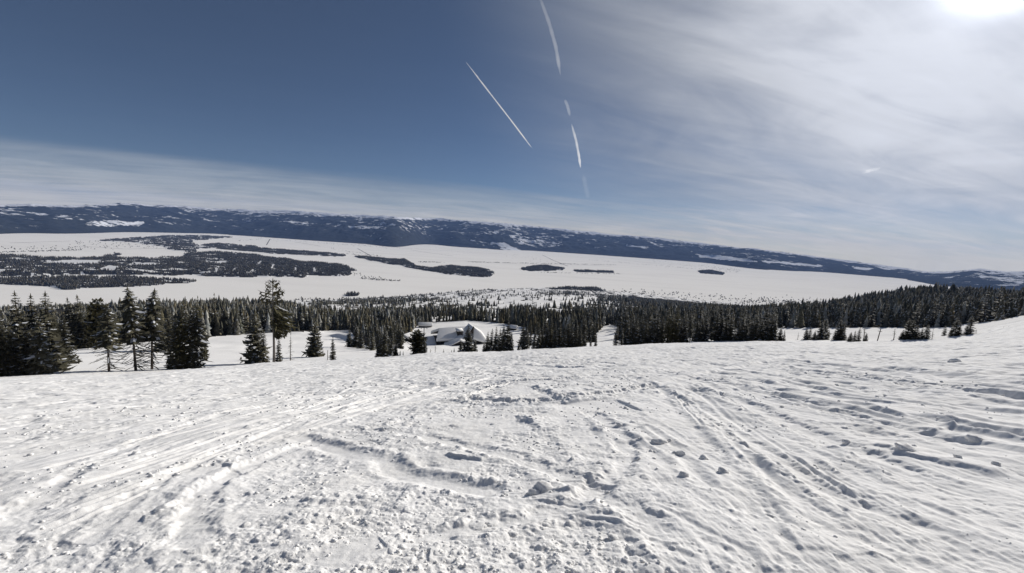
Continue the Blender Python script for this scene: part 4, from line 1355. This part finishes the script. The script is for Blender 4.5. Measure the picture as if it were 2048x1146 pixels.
def layered_trees(P, H, W, layers, sides, seed):
    rg_ = np.random.default_rng(seed)
    n = len(P); VV = []; FF = []; off = 0
    for l in range(layers):
        t0 = l / layers * 0.86 + 0.04
        t1 = min(t0 + 1.9 / layers * 0.86 + 0.08, 1.0)
        if l == layers - 1: t1 = 1.0
        ang = rg_.uniform(0, 2 * PI, n)[:, None] + np.arange(sides)[None] * 2 * PI / sides
        rad = (W * (1 - t0) ** 0.8)[:, None] * rg_.uniform(0.55, 1.25, (n, sides))
        zz = P[:, 2, None] + (t0 + rg_.uniform(-.03, .03, (n, sides))) * H[:, None]
        ring = np.stack([P[:, 0, None] + rad * np.cos(ang), P[:, 1, None] + rad * np.sin(ang), zz], -1)
        top = P + np.stack([rg_.uniform(-.1, .1, n) * W * (1 - t1), rg_.uniform(-.1, .1, n) * W * (1 - t1), H * t1], 1)
        VV.append(np.concatenate([ring, top[:, None]], 1).reshape(-1, 3))
        b = off + np.arange(n)[:, None] * (sides + 1)
        FF.append(np.stack([b + np.arange(sides)[None], b + (np.arange(sides)[None] + 1) % sides, np.broadcast_to(b + sides, (n, sides))], -1).reshape(-1, 3))
        off += n * (sides + 1)
    return np.concatenate(VV), np.concatenate(FF)


P = np.stack([X, Y, Z - 0.5], 1)
W = Hs * RNG.uniform(0.14, 0.24, len(X))
k1 = rs_ < 520; k2 = (rs_ >= 520) & (rs_ < 1000); k3 = rs_ >= 1000
VV, FF, TT, off = [], [], [], 0
for k, ly, sd in ((k1, 7, 7), (k2, 4, 6), (k3, 2, 5)):
    wv = W[k] * (1.0 if ly > 2 else 1.35)
    v, f = layered_trees(P[k], Hs[k], wv, ly, sd, 900 + ly)
    VV.append(v); FF.append(f + off); off += len(v)
    TT.append(np.tile(np.repeat(RNG.random(int(k.sum())), sd + 1), ly))
tag(mesh_np("conifer_forest", np.concatenate(VV), np.concatenate(FF), MAT['forest'], attr=np.concatenate(TT)), "dark conifer forest covering the slope down to the frozen lake", "forest", kind='stuff')
print("forest trees", len(X), "individual", len(chosen))


# ------------------------------------------------------------------ lodge
def lodge():
    P = ground_hit(918, 687, 180)
    az = math.atan2(P[0], P[1])
    rt = empty("ski_lodge", (P[0], P[1], P[2] - 0.4), -az + 0.30)
    S = np.hypot(P[0], P[1]) / 300.0 * 1.0
    rt.scale = (S * 1.12, S * 1.05, S * 0.92)
    tag(rt, "snow-buried timber ski lodge with several steep white gable roofs and dark walls", "lodge")
    w = MB()
    w.box(-15, 8, -5.0, 9, -2, 5.0)
    w.box(5.0, 15.0, -7.5, 8, -2, 4.2)
    w.add([(6.2, -5.4, 6.0), (12.5, -5.4, 6.0), (7.2, -5.4, 12.9), (6.2, 1, 6.0), (12.5, 1, 6.0), (7.2, 1, 12.9)], [(0, 1, 2), (3, 5, 4), (0, 2, 5, 3), (1, 4, 5, 2)])
    w.box(-22.6, -15.002, -2.2, 2.6, -2, 1.2)
    w.box(15.002, 20.8, -3.4, 3.2, -2, 1.4)
    w.build("wall", MAT['wood'], rt)
    g = MB()
    g.add([(-13.6, -14.2, -2), (5.4, -14.2, -2), (5.4, -14.2, 1.2), (-3.6, -14.2, 6.1), (-13.6, -14.2, 0.3)], [(0, 1, 2, 3), (0, 3, 4)])
    g.add([(-10.0, -5.1, -2.0), (5.4, -5.1, -2.0), (5.4, -5.1, 1.2), (-3.6, -5.1, 6.1), (-10.0, -5.1, 0.3)], [(3, 2, 1, 0), (4, 3, 0)])
    g.box(-13.4, 5.3, -14.19, -5.11, -2.0, 0.2)
    g.build("gable_wall", MAT['wood'], rt)

    def roof(planes, thick, snow):
        r_ = MB()
        for p in planes: r_.slab(p, 0.3)
        ro = r_.build("roof", MAT['roofing'], rt)
        s_ = MB()
        for p in planes:
            q = [np.array(a, float) + [0, 0, 0.304] for a in p]
            s_.slab(q, snow)
        so = s_.build("roof_snow", MAT['roof_snow'], ro, True)
        bv = so.modifiers.new("soft", 'BEVEL'); bv.width = 0.32; bv.segments = 3; bv.limit_method = 'ANGLE'
        return ro
    # long main roof, ridge across the view
    roof([[(-16.5, -7.0, 4.3), (5.8, -7.0, 4.9), (6.6, 1.8, 11.3), (-12.5, 3.0, 9.9)], [(-16, 11, 5.6), (-12.5, 3.05, 9.9), (6.6, 1.85, 11.3), (8.6, 11, 5.6)]], .3, 2.1)
    # steep right wing
    roof([[(7.1, -6.6, 13.0), (7.1, 4.5, 13.2), (5.4, 4.5, 10.8), (2.6, -6.2, 8.0)], [(7.13, -6.6, 13.0), (11.6, -8.0, 9.0), (16.4, 6.0, 6.6), (7.13, 6.0, 13.2)],
          [(11.63, -8.0, 9.0), (15.2, -9.2, 3.2), (18.4, 5.0, 3.4), (16.43, 6.0, 6.6)],
          [(7.13, -6.63, 13.0), (6.0, -10.6, 5.6), (14.8, -11.2, 2.6), (11.6, -8.03, 9.0)]], .3, 1.5)
    # lower roof below the peak
    roof([[(1.0, -9.4, 5.8), (8.4, -9.6, 3.6), (9.6, -5.6, 7.0), (4.6, -5.6, 9.2)]], .3, 1.2)
    # low left wing and low right annexe
    roof([[(-24.0, -4.6, 0.2), (-15.6, -4.8, 0.6), (-15.6, 3.0, 5.0), (-23.4, 3.0, 4.2)]], .3, 1.3)
    roof([[(14.0, -5.0, 1.2), (22.0, -4.4, 1.0), (21.4, 3.6, 3.2), (14.6, 3.6, 3.8)]], .3, 1.2)
    # front porch gable
    roof([[(-14.4, -15.2, 0.2), (-3.6, -15.2, 6.3), (-1.0, -5.2, 7.6), (-10.8, -5.2, 2.4)], [(-3.57, -15.2, 6.3), (6.2, -14.6, 1.0), (7.6, -5.2, 3.6), (-0.97, -5.2, 7.6)]], .3, 1.1)
    d = MB(); d.box(-2.9, 0.5, -5.6, -2.0, 8.0, 11.5); d.build("dormer", MAT['wood'], rt)
    d = MB(); d.slab([(6.7, -7.3, 15.6), (7.3, -7.4, 14.6), (5.9, -9.4, 10.6), (3.4, -8.9, 10.4)], 0.3, (0, -1, 0)); d.build("verge_board", MAT['wood'], rt)
    d = MB(); d.slab([(-3.3, -5.9, 11.504), (0.9, -5.9, 11.504), (0.9, -1.5, 12.2), (-3.3, -1.5, 12.2)], 0.7); d.build("dormer_snow", MAT['roof_snow'], rt)
    for x0, x1, z0, z1 in ((-9.6, -6.6, 0.4, 2.2), (-6.2, -3.7, 1.0, 4.0), (-3.4, -0.6, 1.0, 3.9)):
        m = MB(); m.box(x0, x1, -14.32, -14.203, z0, z1); m.build("window", MAT['glass'], rt)
    m = MB(); m.box(-14.6, -11.8, -5.12, -5.004, 1.6, 4.6); m.build("window", MAT['glass'], rt)
    m = MB(); m.box(8.8, 13.6, -7.62, -7.504, 0.6, 2.6); m.build("window", MAT['glass'], rt)
    # snow banked against the porch
    b = MB(); b.add([(-9.0, -14.4, 0.6), (5.2, -14.4, 1.5), (8.0, -19.0, -1.6), (-10.5, -19.0, -1.6), (-9.0, -14.4, -2), (5.2, -14.4, -2)], [(0, 3, 2, 1), (0, 4, 3), (1, 2, 5)])
    b.build("snow_bank", MAT['roof_snow'], rt, True)


lodge()


def hut(px, py, rmin, wx, dy, hz, label, snowt=1.2, rz=0.0):
    P = ground_hit(px, py, rmin)
    rt = empty("mountain_hut", (P[0], P[1], P[2] - 0.3), -math.atan2(P[0], P[1]) + rz)
    tag(rt, label, "hut")
    w = MB()
    w.box(-wx, wx, -dy, dy, -1, hz)
    w.add([(-wx, -dy, hz + .002), (-wx, dy, hz + .002), (-wx, 0, hz * 1.7), (wx, -dy, hz + .002), (wx, dy, hz + .002), (wx, 0, hz * 1.7)], [(0, 2, 1), (3, 4, 5)])
    w.build("wall", MAT['wood'], rt)
    r_ = MB(); pl = [[(-wx - .8, -dy - .9, hz * .85), (wx + .8, -dy - .9, hz * .85), (wx + .8, -0.01, hz * 1.75), (-wx - .8, -0.01, hz * 1.75)],
                     [(-wx - .8, 0.01, hz * 1.75), (wx + .8, 0.01, hz * 1.75), (wx + .8, dy + .9, hz * .85), (-wx - .8, dy + .9, hz * .85)]]
    for p in pl: r_.slab(p, 0.2)
    ro = r_.build("roof", MAT['roofing'], rt)
    s_ = MB()
    for p in pl: s_.slab([np.array(a) + [0, 0, .204] for a in p], snowt)
    so = s_.build("roof_snow", MAT['roof_snow'], ro, True)
    bv = so.modifiers.new("soft", 'BEVEL'); bv.width = 0.35; bv.segments = 3; bv.limit_method = 'ANGLE'
    m = MB(); m.box(-wx * .4, wx * .1, -dy - .1, -dy - .004, hz * .1, hz * .75); m.build("window", MAT['glass'], rt)


hut(814, 682, 180, 4.2, 5.0, 2.6, "small snow-mounded hut half hidden behind the round-topped pine", 1.4, math.radians(62))
hut(850, 655, 180, 6.0, 2.6, 2.4, "low snow-capped lift hut at the back edge of the lodge clearing", 1.2, math.radians(4))
hut(1025, 660, 180, 3.6, 2.6, 2.2, "small snow-capped shed at the forest edge right of the lodge", 1.1, math.radians(-8))

# chairlift tower with its cross arm
P = ground_hit(847, 689, 180)
k = np.hypot(P[0], P[1]) / 860.0
rt = empty("chairlift_tower", (P[0], P[1], P[2] - .3), -math.atan2(P[0], P[1]))
tag(rt, "slim grey chairlift tower with a straight cross arm left of the lodge", "lift tower")
H = 36 * k
m = MB(); m.tube([(0, 0, 0), (0, 0, H)], [.38, .26], 10); m.build("mast", MAT['steel'], rt, True)
m = MB(); m.box(-6 * k, 6 * k, -.22, .22, H + .002, H + .5); m.build("cross_arm", MAT['steel'], rt)
for sx in (-1, 1):
    m = MB(); m.box(sx * 5.6 * k - .16, sx * 5.6 * k + .16, -1.8, 1.8, H - .5, H - .004)
    for yy in (-1.4, -.7, 0, .7, 1.4): m.tube([(sx * 5.6 * k - .2, yy, H - .62), (sx * 5.6 * k + .2, yy, H - .62)], [.26, .26], 10)
    m.build("sheave_train", MAT['steel'], rt)


def pole(px, py, top, label, cat, cross=False, rmin=108, rad=.14, tilt=0.0):
    P = ground_hit(px, py, rmin)
    yb = project(P[None])[1][0]; y1 = project((P + [0, 0, 1.0])[None])[1][0]
    h = (yb - top) / max(yb - y1, 1e-3)
    rt = empty("trail_pole" if not cross else "utility_pole", (P[0], P[1], P[2] - .3), -math.atan2(P[0], P[1]))
    rt.rotation_euler = (0, tilt, rt.rotation_euler[2])
    tag(rt, label, cat)
    m = MB(); m.tube([(0, 0, 0), (0, 0, h * .5), (.03, 0, h + .3)], [rad, rad * .9, rad * .7], 8); m.build("shaft", MAT['bark'], rt, True)
    if cross:
        m = MB(); m.box(-.32, .32, -.05, .05, h * .9, h * .9 + .08); m.build("cross_arm", MAT['wood'], rt)
    else:
        m = MB(); m.box(-.28, .28, -rad - .05, -rad - .005, h * .62, h * .98); m.build("marker_board", MAT['wood'], rt)


pole(482, 722, 713, "short dark trail marker post alone on the left clearing", "marker post", rmin=120, rad=.09)
pole(1754, 684, 657, "thin leaning utility pole with crosspiece on the white strip", "pole", True, rad=.09, tilt=math.radians(4))
pole(655, 722, 700, "thin bare broken snag standing left of the narrow lone fir", "pole", rad=.1)
bpy.data.objects.remove([o for o in COL.objects if o.name.startswith("marker_board")][-1])
for o in COL.objects:
    if o.get('label', '').startswith("thin bare broken snag"):
        o.name = "dead_snag"; o['category'] = "dead tree"


# ------------------------------------------------------------------ snow lumps on the slope
def lump_mesh(seed, sub=3, rough=0.35, squash=0.75):
    import bmesh
    bm = bmesh.new()
    bmesh.ops.create_icosphere(bm, subdivisions=sub, radius=1.0)
    V = np.array([v.co[:] for v in bm.verts])
    n1 = fbm(V[:, 0] * 1.1 + seed * 7.7 + V[:, 2], V[:, 1] * 1.1 - V[:, 2] * .8, seed, 3)
    n2 = fbm(V[:, 0] * 3 + seed, V[:, 1] * 3 + V[:, 2] * 2.5, seed + 5, 3)
    k = 1 + rough * n1 + 0.16 * n2
    V = V * k[:, None]; V[:, 2] *= squash
    F = np.array([[v.index for v in f.verts] for f in bm.faces])
    bm.free()
    return V, F


LUMPS = [lump_mesh(s, 3) for s in range(6)]
LUMP_ME = [mesh_np("snow_lump", V, F, MAT['chunk'], True, link=False) for V, F in LUMPS]
NAMED = [
    (1088, 972, 26, 22, "big pointed snow lump at the end of the long smooth scraped groove"), (1070, 983, 16, 10, "wedge of snow against the foot of the big pointed lump"),
    (1317, 878, 17, 10, "flat-bottomed snow lump alone on the smooth snow right of centre"), (1340, 877, 7, 6, "pebble-sized snow lump touching the flat-bottomed lump's right side"),
    (1364, 903, 11, 9, "double snow lump in the trail of crumbs right of centre"), (1350, 902, 6, 6, "small snow lump left beside the double lump"),
    (1367, 952, 11, 9, "lone round snow lump on the smooth runnel right of centre"), (1408, 912, 12, 10, "rounded snow lump at the upper edge of the fan of tracks"),
    (1446, 943, 13, 11, "blocky snow lump half buried in the fan of tracks"), (1216, 980, 8, 6, "small snow lump right of the big pointed lump"),
    (1228, 1079, 16, 8, "oval snow lump on the crumbly snow near the bottom"), (1026, 1070, 15, 7, "flat snow chip lying over a smooth patch near the bottom"),
    (1950, 875, 11, 9, "round snow lump at the end of the straight ridge on the right"), (1694, 877, 9, 7, "snow lump above the dark bank on the right"),
    (1909, 718, 8, 7, "lone boulder-like snow lump near the crest at right"), (1815, 899, 18, 9, "large slabby snow lump on the dark bank at right"),
    (1917, 912, 6, 5, "small snow lump sitting over the lower part of the bank"), (1992, 923, 6, 5, "little round snow lump right of the bank"),
    (1252, 808, 6, 5, "dark little snow lump beside the yellowish hollow"), (1239, 848, 8, 5, "snow lump above the rough mogul edge"),
    (712, 762, 6, 4, "lone small snow lump on the far middle of the slope"), (925, 790, 13, 7, "tilted snow slab left of the middle mound"),
    (272, 905, 9, 8, "dark snow clod on the parallel lanes at left"), (1543, 1030, 10, 6, "snow lump low on the fan of tracks"), (1145, 918, 9, 6, "snow lump among crumbs above the big pointed lump"),
    (1275, 915, 9, 6, "first of the crumb trail lumps below the flat-bottomed lump"), (830, 1105, 11, 6, "snow chip by the little crack near the bottom"), (490, 1050, 10, 6, "lone snow clod below the shallow rut at left"),
]
for i, (px, py, wpx, hpx, label) in enumerate(NAMED):
    g = plane_pts([(px, py + hpx * 0.4)])[0]
    r_ = math.hypot(*g)
    sc = r_ / FPX * 0.85
    e = bpy.data.objects.new("snow_lump", LUMP_ME[i % 6]); COL.objects.link(e)
    z = near_z(g[0], g[1])
    e.location = (g[0], g[1], z + 0.1 * hpx * sc)
    e.rotation_euler = (random.uniform(-.3, .3), random.uniform(-.3, .3), random.uniform(0, 6.28) if wpx < 14 else -math.atan2(g[0], g[1]))
    e.scale = (wpx * sc, wpx * sc * .75, hpx * sc)
    tag(e, label, "snow lump", "snow lumps on the slope")

# crumbs: too many to count
nc = 9000
ang = RNG.uniform(-1.05, 1.05, nc * 3); rad = np.exp(RNG.uniform(math.log(1.6), math.log(26), nc * 3))
cx_, cy_ = rad * np.sin(ang), rad * np.cos(ang)
dn = fbm(cx_ / 2.2, cy_ / 2.2, 41, 3) - 0.25 * sstep(0.2, 0.5, ang)
k = RNG.random(nc * 3) < sstep(-0.15, 0.5, dn) * 0.8 + 0.01
cx_, cy_, rad = cx_[k][:nc], cy_[k][:nc], rad[k][:nc]
V0, F0 = lump_mesh(3, 1, 0.5, 0.8)
n = len(cx_)
ii = np.clip(np.searchsorted(AZ, np.arctan2(cx_, cy_)), 0, len(AZ) - 1); jj = np.clip(np.searchsorted(RR, rad), 0, len(RR) - 1)
cz = GZ[ii, jj]
size = (0.004 + 0.015 * RNG.random(n) ** 4) * (0.8 + rad * 0.16) * 0.9
rot = RNG.uniform(0, 6.28, n); ca, sa = np.cos(rot)[:, None], np.sin(rot)[:, None]
sx = size * RNG.uniform(.8, 1.5, n)
VX = (V0[None, :, 0] * ca - V0[None, :, 1] * sa) * sx[:, None]; VY = (V0[None, :, 0] * sa + V0[None, :, 1] * ca) * size[:, None]
VZ = V0[None, :, 2] * (size * RNG.uniform(.6, 1.0, n))[:, None]
V = np.stack([VX + cx_[:, None], VY + cy_[:, None], VZ + (cz + size * .25)[:, None]], -1).reshape(-1, 3)
F = (F0[None] + (np.arange(n) * len(V0))[:, None, None]).reshape(-1, 3)
tag(mesh_np("snow_crumbs", V, F, MAT['chunk'], True), "loose snow crumbs strewn over the churned slope", "snow", kind='stuff')


# ------------------------------------------------------------------ contrails: thin ice-cloud tubes high above
def volume_mat(name, col, dens, aniso):
    m = bpy.data.materials.new(name); m.use_nodes = True
    nt = m.node_tree
    for n_ in list(nt.nodes): nt.nodes.remove(n_)
    out = nt.nodes.new("ShaderNodeOutputMaterial")
    v = nt.nodes.new("ShaderNodeVolumePrincipled")
    v.inputs["Color"].default_value = (*col, 1); v.inputs["Density"].default_value = dens; v.inputs["Anisotropy"].default_value = aniso
    v.inputs["Density Attribute"].default_value = ""
    nt.links.new(v.outputs[0], out.inputs["Volume"])
    return m


def contrail(pix, w0, dens, label, alt=9000.0):
    pts = []; rad_ = []
    P = []
    for i in range(len(pix) - 1):
        for q in range(8):
            t = q / 8
            P.append(np.array(pix[i]) * (1 - t) + np.array(pix[i + 1]) * t)
    P.append(np.array(pix[-1], float))
    for i, (a, b) in enumerate(P):
        d = ray(a, b); s_ = (alt - EYE[2]) / d[2]
        s_ = min(s_, 60000)
        pts.append(EYE + d * s_)
        t = i / (len(P) - 1)
        env = min(1, 0.3 + 5 * t) * min(1, 0.3 + 5 * (1 - t))
        rad_.append(max(w0 * s_ / FPX * 0.5 * env * (0.85 + 0.3 * random.random()), 2))
    m = MB(); m.tube(pts, rad_, 10)
    mw = np.mean(rad_)
    o = m.build("contrail", volume_mat("contrail_ice", (0.98, 0.99, 1.0), 0.42 * dens / mw, 0.5), None, True)
    tag(o, label, "contrail", "contrails")


contrail([(932, 124), (975, 180), (1020, 238), (1063, 295)], 2.5, 0.55, "straight thin white contrail, the shorter one in the left half of the sky")
contrail([(1078, -10), (1098, 45), (1112, 95), (1121, 150)], 6.5, 0.07, "broad faint contrail piece reaching the top edge of the sky")
contrail([(1130, 200), (1135, 212), (1140, 232)], 6, 0.05, "faintest contrail scrap between the broken contrail's upper pieces")
contrail([(1143, 248), (1152, 280), (1158, 312), (1161, 335)], 5, 0.13, "bright middle piece of the broken contrail")
contrail([(1167, 350), (1171, 372), (1177, 398)], 9, 0.06, "soft lowest piece of the broken contrail above the mountains")
contrail([(1724, 347), (1740, 341), (1760, 336)], 5, 0.05, "small hooked cloud wisp in the right half of the sky")

# ------------------------------------------------------------------ haze
m = MB(); m.box(-25000, 25000, -4000, 25500, LAKE_Z - 120, 1000)
hz = m.build("haze", volume_mat("haze_air", (0.33, 0.52, 1.0), 1.9e-5, 0.0))
tag(hz, "pale blue air over the valley", "haze", kind='stuff')

# ------------------------------------------------------------------ sun and sky
SUN_D = ray(2000, -66)
SUN_EL = math.asin(SUN_D[2]); SUN_AZ = math.atan2(SUN_D[0], SUN_D[1])
print("sun", math.degrees(SUN_EL), math.degrees(SUN_AZ))
ld = bpy.data.lights.new("sun", 'SUN'); ld.energy = 4.0; ld.angle = math.radians(0.9); ld.color = (1.0, 0.95, 0.88)
lo = bpy.data.objects.new("sun", ld); COL.objects.link(lo)
lo.rotation_euler = Vector(-SUN_D).to_track_quat('-Z', 'Y').to_euler()

W = bpy.data.worlds.new("World"); SC.world = W; W.use_nodes = True
nt = W.node_tree
for n_ in list(nt.nodes): nt.nodes.remove(n_)
out = nd(nt, "ShaderNodeOutputWorld"); bg = nd(nt, "ShaderNodeBackground")
nt.links.new(bg.outputs[0], out.inputs[0])
bg.inputs["Strength"].default_value = 0.115
sky = nd(nt, "ShaderNodeTexSky", sky_type='NISHITA')
sky.sun_disc = False; sky.sun_elevation = SUN_EL; sky.sun_rotation = SUN_AZ
sky.altitude = 2000; sky.air_density = 0.8; sky.dust_density = 0.6; sky.ozone_density = 1.5
tc = nd(nt, "ShaderNodeTexCoord")


def vmath(op, a, b=None):
    n_ = nd(nt, "ShaderNodeVectorMath", operation=op)
    nt.links.new(a, n_.inputs[0])
    if b is not None:
        if hasattr(b, "is_linked"): nt.links.new(b, n_.inputs[1])
        else: n_.inputs[1].default_value = b
    return n_


def fm(op, a, b=None, c=None, clamp=False):
    n_ = nd(nt, "ShaderNodeMath", operation=op); n_.use_clamp = clamp
    for i, v in enumerate((a, b, c)):
        if v is None: continue
        if hasattr(v, "is_linked"): nt.links.new(v, n_.inputs[i])
        else: n_.inputs[i].default_value = v
    return n_.outputs[0]


def mrange(v, a, b, c, d, smooth=True):
    n_ = nd(nt, "ShaderNodeMapRange", interpolation_type='SMOOTHSTEP' if smooth else 'LINEAR')
    nt.links.new(v, n_.inputs[0])
    for i, q in enumerate((a, b, c, d)): n_.inputs[i + 1].default_value = q
    return n_.outputs[0]


dirn = vmath('NORMALIZE', tc.outputs["Generated"]).outputs[0]
sep = nd(nt, "ShaderNodeSeparateXYZ"); nt.links.new(dirn, sep.inputs[0])
dz = sep.outputs[2]
dots = vmath('DOT_PRODUCT', dirn, tuple(SUN_D)).outputs["Value"]
angs = fm('MULTIPLY', fm('ARCCOSINE', fm('MINIMUM', dots, 0.99999)), 180 / PI)
# cirrus sheet at a height: direction projected on a plane overhead
den = fm('ADD', fm('MAXIMUM', dz, 0.0), 0.10)
pxn = fm('DIVIDE', sep.outputs[0], den); pyn = fm('DIVIDE', sep.outputs[1], den)
VA = math.radians(72)   # streaks run toward this azimuth
sv, cv = math.sin(VA), math.cos(VA)
along = fm('ADD', fm('MULTIPLY', pxn, sv), fm('MULTIPLY', pyn, cv))
across = fm('SUBTRACT', fm('MULTIPLY', pyn, sv), fm('MULTIPLY', pxn, cv))


def streaks(sa, sc_, detail, off, dist=0.6):
    cmb = nd(nt, "ShaderNodeCombineXYZ")
    nt.links.new(fm('MULTIPLY', along, sa), cmb.inputs[0]); nt.links.new(fm('MULTIPLY', across, sc_), cmb.inputs[1]); cmb.inputs[2].default_value = off
    n_ = nd(nt, "ShaderNodeTexNoise"); nt.links.new(cmb.outputs[0], n_.inputs["Vector"])
    n_.inputs["Scale"].default_value = 1; n_.inputs["Detail"].default_value = detail; n_.inputs["Roughness"].default_value = 0.55; n_.inputs["Distortion"].default_value = dist
    return n_.outputs[0]


s1 = streaks(0.10, 1.1, 6, 3.0)
s2 = streaks(0.55, 2.3, 8, 9.0, 1.6)
s3 = streaks(0.9, 1.1, 7, 15.0, 1.2)
veil_sun = mrange(angs, 52, 7, 0.0, 0.95)
dzn = fm('ADD', dz, fm('MULTIPLY', fm('SUBTRACT', s1, 0.5), 0.05))
veil_hor = fm('ADD', mrange(dzn, 0.110, 0.080, 0.0, 0.46), mrange(dzn, 0.075, 0.01, 0.0, 0.44))
veil_n = fm('ADD', fm('ADD', fm('MULTIPLY', s1, 0.55), fm('MULTIPLY', s2, 0.35)), fm('MULTIPLY', s3, 0.35))
veil_n = fm('SUBTRACT', veil_n, 0.625)
amp_n = fm('ADD', fm('MULTIPLY', veil_hor, 1.2), fm('MULTIPLY', veil_sun, 1.0))
veil = fm('ADD', fm('MAXIMUM', veil_sun, veil_hor), fm('MULTIPLY', veil_n, fm('MULTIPLY', amp_n, 2.2)))
veil = fm('ADD', veil, 0.04, clamp=True)
# cloud brightness: thin ice cloud scatters forward, so it is bright towards the sun
g1 = fm('EXPONENT', fm('MULTIPLY', fm('MULTIPLY', angs, angs), -1 / (2.3 ** 2)))
g2 = fm('EXPONENT', fm('MULTIPLY', angs, -1 / 11.0))
cmod = fm('ADD', 0.62, fm('MULTIPLY', fm('ADD', s2, s3), 0.42))
cl = fm('ADD', fm('ADD', fm('ADD', fm('MULTIPLY', cmod, mrange(angs, 34, 8, 2.5, 4.2)), mrange(dz, 0.12, 0.0, 0.3, 2.4)), fm('MULTIPLY', g2, 2.6)), fm('MULTIPLY', g1, 20.0))
ccol = nd(nt, "ShaderNodeMix", data_type='RGBA')
nt.links.new(mrange(angs, 60, 15, 0, 1), ccol.inputs[0])
ccol.inputs[6].default_value = (0.86, 0.93, 1.0, 1); ccol.inputs[7].default_value = (0.92, 0.96, 1.06, 1)
ccw = nd(nt, "ShaderNodeMix", data_type='RGBA')
nt.links.new(mrange(dz, 0.09, 0.0, 0, 1), ccw.inputs[0]); nt.links.new(ccol.outputs[2], ccw.inputs[6]); ccw.inputs[7].default_value = (1.0, 0.93, 0.78, 1)
cscale = vmath('SCALE', ccw.outputs[2]); nt.links.new(cl, cscale.inputs["Scale"])
skyt = vmath('MULTIPLY', sky.outputs[0], (0.285, 0.31, 0.345))
mx = nd(nt, "ShaderNodeMix", data_type='RGBA')
nt.links.new(veil, mx.inputs[0]); nt.links.new(skyt.outputs[0], mx.inputs[6]); nt.links.new(cscale.outputs[0], mx.inputs[7])
nt.links.new(mx.outputs[2], bg.inputs[0])

SC.view_settings.view_transform = 'Standard'
SC.view_settings.look = 'None'
SC.view_settings.exposure = 0.25
SC.view_settings.gamma = 1.0
SC.view_settings.use_curve_mapping = False
SC.render.engine = 'CYCLES'
SC.cycles.use_denoising = True
SC.cycles.max_bounces = 8
SC.cycles.diffuse_bounces = 7
SC.cycles.volume_bounces = 0
